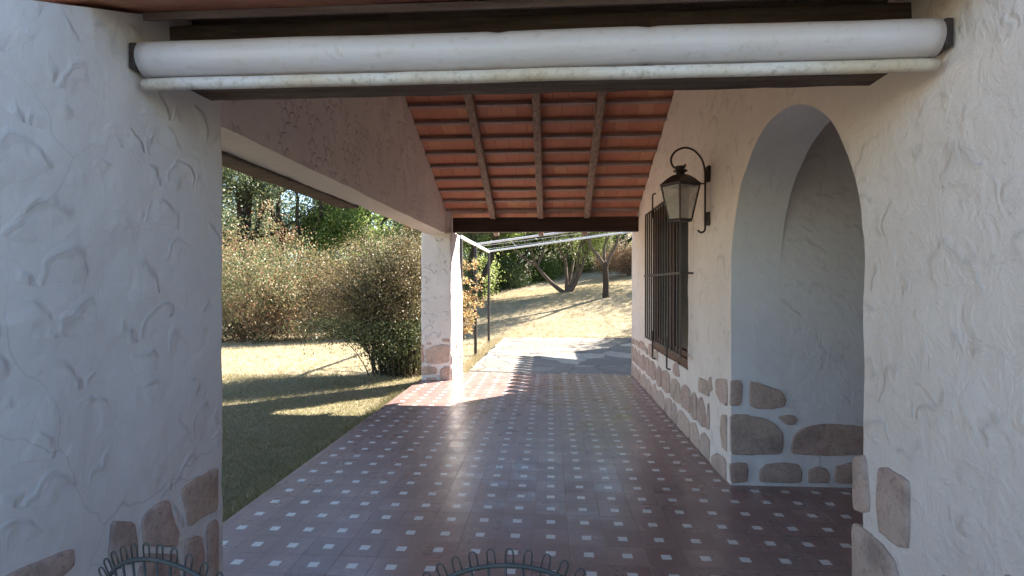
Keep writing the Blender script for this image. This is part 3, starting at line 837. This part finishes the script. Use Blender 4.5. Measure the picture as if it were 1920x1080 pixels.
mb = MB(); mb.lathe([(.014, 0), (.014, .05), (.012, .055), (.022, .08), (.026, .105), (.018, .13), (.004, .14)], (LX, LY, zb_), 14); mb.build('bulb', M['whitesteel'], la, smooth=True)

# ------------------------------------------------------------------ pergola frame
PX = -1.62; PZ = 2.27
pg = empty('pergola', (PX, 12, -.1), 'steel lean-to pergola frame with dark posts and white rails and wires over the patio', 'pergola')
for y in (10.15, 12.15, 14.75):
    mb = MB(); mb.gbox(PX - .03, PX + .03, y - .03, y + .03, -.25, PZ - .03, .5, .005, 0); mb.build('post', M['post'], pg)
mb = MB(); mb.gbox(PX - .025, PX + .025, 10.1, 14.8, PZ - .03, PZ + .03, .5, .005, .001); mb.build('rail', M['whitesteel'], pg)
for y in (12.15, 14.75):
    mb = MB(); mb.tube([(PX + .02, y, PZ + .01), (3.25, y, PZ + .66)], .024, 8); mb.build('rail', M['whitesteel'], pg)
mb = MB()
for y in (13.1, 14.2): mb.tube([(PX, y, PZ + .035), (.8, y, PZ + .33), (3.25, y, PZ + .69)], .004, 5)
for x in (-.9, .1, 1.2): mb.tube([(x, 12.1, PZ + .04 + (x - PX) * .135), (x, 14.7, PZ + .04 + (x - PX) * .135)], .003, 5)
mb.build('wire', M['whitesteel'], pg)

# ------------------------------------------------------------------ wire garden chairs
def wire_chair(loc, rot, label):
    root = empty('garden_chair', (0, 0, 0), label, 'chair', 'wire garden chairs')
    R_ = .235; sz = .45; Z = .832
    mb = MB(); ring = [(R_ * 1.02 * math.cos(a), -.02 + R_ * math.sin(a), sz) for a in [2 * math.pi * i / 40 for i in range(40)]]
    mb.tube(ring, .008, 8, closed=True)
    for i in range(-5, 6):
        x = i * .04; h = math.sqrt(max(0, R_ ** 2 - x * x)); mb.tube([(x, -.02 - h, sz), (x, -.02 + h, sz)], .003, 5)
        mb.tube([(-h, x - .02, sz + .004), (h, x - .02, sz + .004)], .003, 5)
    mb.build('seat', M['wire'], root, smooth=True)
    # back hoop: arched rim, wires that run up through it and bend into loops above
    mb = MB(); rim = []
    for i in range(31):
        a = math.pi * (1 - i / 30); rim.append((.235 * math.cos(a), -.21 - .06 * math.sin(a) , Z - .225 + .2 * math.sin(a)))
    rim = [(-.2, -.13, sz)] + [(-.235, -.16, .55)] + rim + [(.235, -.16, .55), (.2, -.13, sz)]
    mb.tube(rim, .0052, 8); mb.build('back_frame', M['wire'], root, smooth=True)
    mb = MB(); nl = 19
    for i in range(nl):
        a = math.pi * (1 - (i + .5) / nl); c_, s_ = math.cos(a), math.sin(a)
        x, y, z = .235 * c_, -.21 - .06 * s_, Z - .225 + .2 * s_
        o_ = Vector((c_ * .55, 0, max(s_, .35))).normalized(); t_ = Vector((o_.z, 0, -o_.x)); b0 = Vector((x, y, z))
        L = .034; w_ = .0085
        loop = [b0 - t_ * w_ - o_ * .006]
        for k in range(9):
            q = math.pi * k / 8; loop.append(b0 + o_ * (L - w_ + w_ * math.sin(q) * 1.3) - t_ * w_ * math.cos(q))
        loop.append(b0 + t_ * w_ - o_ * .006)
        mb.tube(loop, .0019, 6)
        xb = x * .55; mb.tube([b0 - t_ * w_, (x * .8, y + .0, (z + sz) / 2), (xb, -.2 * math.sqrt(max(0, 1 - (xb / .26) ** 2)) - .02, sz)], .0028, 5)
    mb.build('back_wires', M['wire'], root, smooth=True)
    for sx, sy in ((-1, -1), (1, -1), (-1, 1), (1, 1)):
        mb = MB(); mb.tube([(sx * .15, sy * .15 - .02, sz), (sx * .17, sy * .17 - .02, .3), (sx * .2, sy * .2 - .02, .012), (sx * .212, sy * .212 - .02, .008)], .009, 8)
        mb.build('leg', M['wire'], root, smooth=True)
    root.location = loc; root.rotation_euler = (0, 0, rot)
    return root
wire_chair((-.09, 1.50, -.0), 0, 'wire garden chair with looped back, low in the middle of the porch')
wire_chair((-.80, 1.46, 0), R(-14), 'wire garden chair with looped back, in front of the left pillar')

# ------------------------------------------------------------------ vegetation
def leaves(P, size, jit=.35, aspect=.45, up=0.0):
    """one pointed leaf (a folded-flat rhombus) per point"""
    n = len(P)
    d = rng.normal(size=(n, 3)); d[:, 2] += up; d /= np.linalg.norm(d, axis=1)[:, None]
    e = rng.normal(size=(n, 3)); e -= (e * d).sum(1)[:, None] * d; e /= np.linalg.norm(e, axis=1)[:, None]
    L = (size * (1 + rng.uniform(-jit, jit, n)))[:, None]
    V = np.stack([P - d * L * .5, P + e * L * aspect * .5, P + d * L * .5, P - e * L * aspect * .5], 1)
    return V.reshape(-1, 3)
def grow(p, d, L, r, depth, tubes, tips, spread=.55, bend=.15, up=.1, shrink=.72, rnd=random, kids=(2, 3), taper=.65):
    pts = [p]; rads = [r]; q = Vector(p); dd_ = Vector(d).normalized(); n = 4
    for i in range(n):
        dd_ = (dd_ + Vector((rnd.gauss(0, bend), rnd.gauss(0, bend), rnd.gauss(0, bend) + up * .3))).normalized()
        q = q + dd_ * (L / n); pts.append(q.copy()); rads.append(r * (1 - (1 - taper) * (i + 1) / n))
    tubes.append((pts, rads))
    if depth <= 3: tips.extend([(pts[3], L), (pts[4], L)])
    if depth <= 0: tips.append((q, L)); return
    for k in range(rnd.randint(*kids)):
        ax = Vector((rnd.gauss(0, 1), rnd.gauss(0, 1), rnd.gauss(0, .6))).normalized()
        nd = (dd_ + ax * spread * rnd.uniform(.7, 1.3) + Vector((0, 0, up))).normalized()
        grow(q, nd, L * shrink * rnd.uniform(.8, 1.15), r * taper * .85, depth - 1, tubes, tips, spread, bend, up, shrink, rnd, kids, taper)
def tree(name, x, y, starts, depth, leaf, matL, matB, n, sig, label, cat='tree', group=None, seed=1, spread=.55, bend=.15, up=.1, shrink=.74, z=None, minz=None, flat=1.0, kids=(2, 3), part='crown', bpart='trunk', trunk=0):
    rnd = random.Random(seed); zz = terr(x, y) if z is None else z
    root = empty(name, (x, y, zz), label, cat, group)
    tubes, tips = [], []
    for (ox, oy, d, L, r) in starts:
        if trunk: tubes.append(([Vector((x, y, zz - .1)), Vector((x + .01, y, zz + trunk * .4)), Vector((x - .02, y, zz + trunk + .1))], [r * 1.75, r * 1.5, r * 1.35]))
        grow(Vector((x + ox, y + oy, zz - .1 + trunk)), Vector(d), L, r, depth, tubes, tips, spread, bend, up, shrink, rnd, kids)
    mb = MB()
    for pts, rads in tubes: mb.tube(pts, rads, 6 if rads[0] < .06 else 9, cap=False)
    mb.build(bpart, M[matB], root, smooth=True)
    T_ = np.array([tuple(t[0]) for t in tips]); k = len(T_)
    idx = rng.integers(0, k, n); wgt = rng.uniform(.25, 1.0, k)
    keep = rng.uniform(size=n) < wgt[idx]; idx = idx[keep]
    P = T_[idx] + rng.normal(size=(len(idx), 3)) * sig * np.array([1, 1, .75 * flat])
    if minz is not None: P = P[P[:, 2] > zz + minz]
    me = quads_mesh(part, leaves(P, leaf)); link(part, me, M[matL], root)
    return root

# blob shrub: leaves clustered on many twig tips inside an ellipsoidal, uneven body
def shrub(name, x, y, blobs, n, leaf, matL, label, cat='shrub', group=None, clump=.16, nclump=500, stems=40, seed=1, z=None, base_r=.5):
    rs = np.random.default_rng(seed); zz = terr(x, y) if z is None else z
    root = empty(name, (x, y, zz), label, cat, group)
    C = []
    vol = np.array([b[3] * b[4] * b[5] for b in blobs]) ** (2 / 3); vol /= vol.sum()
    for b, v in zip(blobs, vol):
        m = int(nclump * v); d = rs.normal(size=(m, 3)); d /= np.linalg.norm(d, axis=1)[:, None]
        rad = rs.uniform(.35, 1.0, m) ** .45 * (1 + .16 * rs.normal(size=m))
        c = np.array(b[:3]) + d * rad[:, None] * np.array(b[3:6]); C.append(c)
    C = np.concatenate(C); C = C[C[:, 2] > .08]
    idx = rs.integers(0, len(C), n); wgt = rs.uniform(0, 1, len(C)) ** 1.6
    idx = idx[rs.uniform(size=n) < wgt[idx]]
    sc = clump * rs.uniform(.6, 1.5, len(C))[idx][:, None]
    P = C[idx] + rs.normal(size=(len(idx), 3)) * sc
    P = P[P[:, 2] > .02] + np.array([x, y, zz])
    me = quads_mesh('foliage', leaves(P, leaf)); link('foliage', me, M[matL], root)
    mb = MB(); rnd = random.Random(seed)
    for i in range(stems):
        c = C[rnd.randrange(len(C))]; a = rnd.uniform(0, 6.28); q = rnd.uniform(0, base_r)
        b = Vector((math.cos(a) * q, math.sin(a) * q, -.08)); e = Vector(c)
        mid = b.lerp(e, .5) + Vector((rnd.gauss(0, .08), rnd.gauss(0, .08), .18 * (e - b).length))
        pts = [b.lerp(mid, t).lerp(mid.lerp(e, t), t) + Vector((x, y, zz)) for t in (0, .25, .5, .75, 1)]
        r0 = rnd.uniform(.008, .018); mb.tube(pts, [r0, r0 * .85, r0 * .65, r0 * .45, r0 * .2], 5, cap=False)
    mb.build('stem', M['stem'], root)
    return root

# big red-tinged shrub, left
shrub('shrub', -8.3, 15.2, [(-.9, 0, 1.4, 1.8, 1.5, 1.5), (.5, -.2, 1.5, 1.5, 1.3, 1.75), (1.3, -.2, 1.0, 1.1, 1.2, 1.1), (-2.6, .3, 1.5, 1.6, 1.4, 1.6), (.2, -.6, .7, 1.8, 1.1, .7)],
      150000, .062, 'cotoneaster', 'tall dense shrub with red tinged olive leaves, beside the left pillar edge', nclump=1100, clump=.15, stems=90, seed=3, base_r=1.0)
shrub('shrub', -5.9, 15.8, [(0, 0, 1.1, 1.2, 1.0, 1.15), (.7, .2, .9, .9, .9, .9), (-.7, 0, 1.4, .9, .9, .9)],
      60000, .06, 'ochre', 'rounded ochre brown shrub between the red tinged shrub and the arching shrub', nclump=500, clump=.14, stems=50, seed=5, base_r=.6)
shrub('shrub', -4.6, 17.2, [(0, 0, 1.35, 1.3, .9, 1.4), (1.2, .2, 1.3, 1.1, .9, 1.4)], 50000, .06, 'dark',
      'dark green shrub growing behind the arching brown shrub', nclump=400, clump=.15, stems=30, seed=6)

# arching shrub beside the far pillar
def arching():
    x, y = -2.5, 9.35; zz = terr(x, y)
    root = empty('arching_shrub', (x, y, zz), 'arching many stemmed shrub with fine brown olive leaves, left of the far pillar', 'shrub')
    rnd = random.Random(21); mb = MB(); P = []; G = []
    for i in range(400):
        a = rnd.uniform(0, 6.28); q = min(abs(rnd.gauss(0, .16)), .32); b = Vector((math.cos(a) * q * 1.5 - .02, math.sin(a) * q, -.05))
        out = rnd.uniform(0, 1) ** .7 * 1.35; hh_ = rnd.uniform(1.3, 2.65) - out * .45
        ang = a + rnd.gauss(0, .5); tip = Vector((math.cos(ang) * out * 1.05 - .42 * out, math.sin(ang) * out * .85, hh_))
        if tip.x > .62: tip.x = .62 - rnd.uniform(0, .4)
        top_ = Vector((b.x + (tip.x - b.x) * .38, b.y + (tip.y - b.y) * .38, hh_ * (1.02 if out < .6 else 1.1)))
        if rnd.random() < .3: tip.z *= rnd.uniform(.45, .8)
        pts = []
        for k in range(9):
            t = k / 8; pts.append(b.lerp(top_, t).lerp(top_.lerp(tip, t), t) + Vector((rnd.gauss(0, .01), rnd.gauss(0, .01), 0)) + Vector((x, y, zz)))
        r0 = rnd.uniform(.004, .011); mb.tube(pts, [r0 * (1 - .8 * k / 8) for k in range(9)], 5, cap=False)
        for _ in range(60):
            t = rnd.uniform(.3, 4.2); k = int(t); p = pts[k].lerp(pts[k + 1], t - k); G.append((p.x + rnd.gauss(0, .06), p.y + rnd.gauss(0, .06), max(p.z + rnd.gauss(0, .05), zz)))
        m = rnd.randint(110, 250)
        for _ in range(m):
            t = rnd.uniform(.08, 1) ** .6 * 7.999; k = int(t); p = pts[k].lerp(pts[k + 1], t - k); s_ = .035 + .075 * t / 8
            q_ = p + Vector((rnd.gauss(0, s_), rnd.gauss(0, s_), rnd.gauss(0, s_)))
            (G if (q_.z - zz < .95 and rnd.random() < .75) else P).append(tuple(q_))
    G = G[::1]
    mb.build('stem', M['stem'], root)
    link('foliage', quads_mesh('foliage', leaves(np.array(P), .034)), M['brownshrub'], root)
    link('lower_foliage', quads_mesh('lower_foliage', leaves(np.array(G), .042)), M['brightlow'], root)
arching()

# orange-leaved plant behind the far pillar
def orange():
    x, y = -1.72, 10.75; zz = terr(x, y)
    root = empty('orange_leaved_plant', (x, y, zz), 'thin plant with orange autumn leaves growing between far pillar and first pergola post', 'plant')
    rnd = random.Random(4); mb = MB(); P = []
    for i in range(9):
        e = Vector((rnd.uniform(-.15, .3), rnd.uniform(-.3, .3), rnd.uniform(.9, 1.95)))
        pts = [Vector((x, y, zz - .05)) + Vector((e.x * t * t, e.y * t * t, e.z * t)) + Vector((rnd.gauss(0, .012), rnd.gauss(0, .012), 0)) for t in [k / 7 for k in range(8)]]
        mb.tube(pts, [.008 - .0008 * k for k in range(8)], 5, cap=False)
        for j in range(8):
            k = rnd.randint(4, 7); s = pts[k]; d = Vector((rnd.gauss(.25, .5), rnd.gauss(0, .5), rnd.gauss(.1, .2))).normalized() * rnd.uniform(.1, .3)
            mb.tube([s, s + d * .5, s + d + Vector((0, 0, -.03))], [.003, .002, .001], 4, cap=False)
            for _ in range(24):
                t = rnd.random(); p = s + d * t; P.append((p.x + rnd.gauss(0, .03), p.y + rnd.gauss(0, .03), p.z + rnd.gauss(0, .03)))
    mb.build('stem', M['stem'], root)
    link('foliage', quads_mesh('foliage', leaves(np.array(P), .05, aspect=.55)), M['orange'], root)
orange()

# cedar with sky gaps, upper left
tree('cedar_tree', -13.5, 27, [(0, 0, (.05, 0, 1), 3.6, .34), (.1, 0, (.75, -.2, .85), 3.4, .2), (-.1, 0, (-.5, 0, .9), 3.2, .2), (0, 0, (.35, .3, 1), 4.2, .22)], 4, .12, 'cedar', 'barkdark', 120000, .42,
     'large dark cedar with sky showing between its limbs, behind the red tinged shrub', seed=5, spread=.75, up=.05, shrink=.8)
tree('cedar_tree', -18.5, 26, [(0, 0, (0, 0, 1), 3.4, .3), (0, 0, (.5, 0, .9), 3.2, .2)], 4, .12, 'cedar', 'barkdark', 70000, .42,
     'second dark cedar, left of and beyond the larger cedar', seed=8, spread=.75, up=.05, shrink=.8)
tree('broadleaf_tree', -8.6, 30, [(0, 0, (.1, 0, 1), 2.4, .2), (.2, 0, (-.3, 0, 1), 2.4, .15)], 4, .17, 'bright', 'bark', 50000, .42,
     'light green tree seen above the ochre shrub', seed=11, spread=.7, group='trees behind the garden')
tree('broadleaf_tree', -5.2, 28, [(0, 0, (.1, 0, 1), 2.0, .2), (.2, 0, (.5, 0, 1), 2.0, .15)], 4, .16, 'bright', 'bark', 50000, .4,
     'bright green tree just left of the far pillar', seed=12, spread=.7, group='trees behind the garden')
tree('broadleaf_tree', -3.3, 24, [(0, 0, (-.1, 0, 1), 1.9, .18), (.2, 0, (.2, 0, 1), 2.0, .16)], 4, .12, 'dark', 'barkdark', 42000, .36,
     'dark trunked tree seen between the pergola posts', seed=14, spread=.65, group='trees behind the garden')
tree('broadleaf_tree', -2.6, 31, [(0, 0, (0, 0, 1), 1.7, .14), (.2, 0, (.3, 0, 1), 1.7, .12)], 4, .14, 'bright', 'barkdark', 40000, .4,
     'leafy green tree right of the last pergola post', seed=15, spread=.7, group='trees behind the garden')
tree('broadleaf_tree', -.9, 34, [(0, 0, (.3, 0, .8), 1.4, .12), (.2, 0, (-.1, 0, 1), 1.7, .12)], 4, .14, 'dark', 'barkdark', 36000, .42,
     'small bent dark tree at the left top of the slope', seed=16, spread=.7, group='trees behind the garden')
# the two open trees on the slope
tree('spreading_tree', .66, 24, [(0, 0, (-.85, 0, .62), 1.75, .10), (.05, 0, (.32, .1, 1), 1.15, .13), (.0, .05, (-.1, .2, 1), 1.5, .09), (.03, .1, (.1, .4, 1), 1.9, .09), (.06, 0, (.62, -.1, .9), 1.3, .09)], 4, .085, 'olive', 'bark', 90000, .3,
     'wide low tree with several trunks leaning apart, middle of the slope', seed=31, spread=.62, up=.14, shrink=.78, minz=.95, bend=.1, kids=(2, 3))
tree('forked_tree', 2.02, 21.2, [(0, 0, (-.55, 0, 1), 1.0, .075), (0, 0, (.62, 0, 1), 1.05, .075), (0, 0, (-.05, .4, 1), 1.0, .06)], 4, .075, 'olive', 'bark', 42000, .26,
     'slender upright tree with straight trunk forking high, right side of the slope', seed=37, trunk=1.2, spread=.5, up=.22, shrink=.8, bend=.07, minz=1.15, kids=(2, 3))
shrub('rust_shrub', 4.3, 29, [(0, 0, .8, 1.6, 1.0, .85), (-1.2, -.2, .6, 1.0, .9, .6), (1.4, 0, .9, 1.3, 1.0, .9)], 45000, .075, 'rust',
      'rust brown leafless looking shrub on top of the slope by the house wall', nclump=400, clump=.18, stems=50, seed=9)
# bushes and trees along the top of the slope
under = [(-10.6, 26.5, 'bright', 2.3), (-13.2, 27.5, 'olive', 2.3), (-16, 24, 'olive', 1.9), (-11.5, 23.5, 'dark', 1.6), (-8, 24.5, 'bright', 1.5), (-5.6, 25.5, 'olive', 1.5), (-19, 28, 'dark', 2.2), (-6.2, 30, 'dark', 1.2), (-3.6, 29.5, 'dark', 1.1), (-1.6, 33, 'bright', 1.0), (.8, 36, 'olive', .9), (3.2, 34.5, 'olive', .9), (6.2, 37, 'dark', 1.6), (-9.5, 33, 'dark', 1.6), (-13, 31, 'dark', 1.8), (-4.9, 22.5, 'dark', 1.0)]
lab = ['tall bright green bush behind the middle of the red tinged shrub', 'tall olive green bush behind the red tinged shrub', 'olive green bush in front of the second cedar, far left', 'dark round bush below the large cedar trunk', 'bright green bush behind the ochre shrub', 'olive green bush behind the arching shrub', 'broad dark bush below the second cedar', 'dark bush under the light green trees, seen left of the far pillar', 'dark bush in the shade behind the pergola posts', 'bright green bush behind the small bent tree at the slope top',
       'olive green bush behind the wide low tree', 'olive green bush behind the slender forked tree', 'dark bush at the far right top of the slope', 'broad dark bush below the cedar on the left', 'broad dark bush behind the red tinged shrub', 'dark bush directly behind the far pillar']
for i, ((x, y, mt, s), l) in enumerate(zip(under, lab)):
    shrub('bush', x, y, [(0, 0, s * .8, s * 1.7, s, s * .9), (s * 1.2, .2, s * .6, s, s, s * .7)], 22000, .12, mt, l, group='bushes along the slope top', nclump=240, clump=.22, stems=14, seed=40 + i)
back = [(-22, 42, 'cedar'), (-17, 44, 'dark'), (-10, 42, 'bright'), (-6, 44, 'dark'), (-2.4, 41, 'olive'), (1.2, 43, 'bright'), (4.4, 41, 'olive'), (8.2, 43, 'dark'), (-28, 36, 'dark'), (13, 42, 'dark')]
bl_ = ['cedar far behind at the left', 'dark tree in the back row behind the large cedar', 'light green tree in the back row behind the shrubs', 'dark tree in the back row left of the far pillar',
       'olive green tree in the back row behind the pergola posts', 'bright green tree in the back row above the wide low tree', 'fresh green tree in the back row above the forked tree', 'dark tree in the back row above the rust shrub',
       'dark tree in the back row hidden by the left pillar', 'dark tree in the back row behind the house']
for i, ((x, y, mt), l) in enumerate(zip(back, bl_)):
    tree('backdrop_tree', x, y, [(0, 0, (0, 0, 1), 2.6, .22), (.2, 0, (.4, .1, 1), 2.4, .16), (-.2, 0, (-.45, 0, .9), 2.3, .15)], 4, .24, mt, 'barkdark', 26000, .62, l, group='back row of trees', seed=60 + i, spread=.75, up=.05, shrink=.8)
# tree beside the house whose shadow falls across the patio
tree('broadleaf_tree', 9.4, 20.2, [(0, 0, (0, 0, 1), 1.8, .2), (.2, 0, (.4, 0, 1), 1.9, .15), (-.2, 0, (-.4, 0, 1), 1.9, .15)], 4, .13, 'dark', 'barkdark', 45000, .42,
     'dark tree beside the house whose shadow reaches the patio', seed=91, spread=.65, group='trees behind the garden')

tree('broadleaf_tree', 9.2, 27.5, [(0, 0, (0, 0, 1), 1.8, .2), (.2, 0, (.4, 0, 1), 1.9, .15), (-.2, 0, (-.4, 0, 1), 1.9, .15)], 4, .13, 'dark', 'barkdark', 30000, .42,
     'dark tree far up the slope on the right, hidden by the house wall', seed=93, spread=.65, group='trees behind the garden')
shrub('bounce_block_hedge', -1.0, -3.2, [(-4, 0, .6, 1.6, 1.7, .8), (-2, 0, .6, 1.6, 1.8, .8), (0, 0, .6, 1.6, 1.8, .8), (2, 0, .6, 1.6, 1.8, .8), (4, 0, .6, 1.6, 1.8, .8)], 60000, .11, 'dark', 'unseen low dark green hedge added behind the viewer to cut light off the ground', cat='hedge', nclump=1500, clump=.16, stems=20, seed=77)  # added out of view to soak up sunlight bounced from the ground

def tufts(name, n, xr, yr, mat, label, keep):
    cx = rng.uniform(*xr, n); cy = rng.uniform(*yr, n); k = keep(cx, cy); cx, cy = cx[k], cy[k]; V = []
    for a_, b_ in zip(cx, cy):
        z0 = terr(a_, b_); hh_ = rng.uniform(.04, .12)
        for _ in range(14):
            q = rng.uniform(0, 6.28); d = rng.uniform(0, .05); x_, y_ = a_ + math.cos(q) * d, b_ + math.sin(q) * d
            w_ = .004; V += [(x_ - w_, y_, z0 - .01), (x_ + w_, y_ + .003, z0 - .01), (x_ + math.cos(q) * hh_ * .6, y_ + math.sin(q) * hh_ * .6, z0 + hh_ * rng.uniform(.5, 1))]
    tag(link(name, quads_mesh(name, np.array(V), 3), M[mat]), label, 'grass', kind='stuff')
tufts('grass_tufts', 1500, (-9, 5), (9, 27), 'grass', 'longer tufts of dry grass dotted over the sunny lawn', lambda x, y: ~((x > -1.5) & (y < 15.5)) & ~((x > -1.97) & (y < 9.1)))
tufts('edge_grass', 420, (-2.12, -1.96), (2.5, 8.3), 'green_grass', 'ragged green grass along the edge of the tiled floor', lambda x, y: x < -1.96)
tufts('patio_edge_grass', 260, (-1.62, -1.36), (9.1, 15.4), 'grass', 'dry grass along the ragged edge of the patio', lambda x, y: x < -1.3)
tufts('patio_end_grass', 300, (-1.5, 3), (15.38, 15.6), 'grass', 'dry grass along the far edge of the patio', lambda x, y: y > 15.3)
# short grass: blades on the lawn
def grass(name, n, xr, yr, h, mat, label, keep):
    x = rng.uniform(*xr, n); y = rng.uniform(*yr, n); k = keep(x, y); x, y = x[k], y[k]; n = len(x)
    z = np.array([terr(a, b) for a, b in zip(x, y)])
    a = rng.uniform(0, 6.28, n); w_ = h * .12; hh_ = h * rng.uniform(.4, 1.2, n)
    lean = rng.normal(size=(n, 2)) * h * .7
    P = np.stack([np.stack([x - np.cos(a) * w_, y - np.sin(a) * w_, z - .004], 1), np.stack([x + np.cos(a) * w_, y + np.sin(a) * w_, z - .004], 1), np.stack([x + lean[:, 0], y + lean[:, 1], z + hh_], 1)], 1)
    tag(link(name, quads_mesh(name, P.reshape(-1, 3), 3), M[mat]), label, 'grass', kind='stuff')
offpatio = lambda x, y: ~((x > -1.45) & (y < 15.4)) & ~((x > -1.97) & (y < 9.05))
grass('dry_grass', 260000, (-9, 5), (8.5, 27), .04, 'grass', 'short dry straw grass on the sunny lawn and slope', offpatio)
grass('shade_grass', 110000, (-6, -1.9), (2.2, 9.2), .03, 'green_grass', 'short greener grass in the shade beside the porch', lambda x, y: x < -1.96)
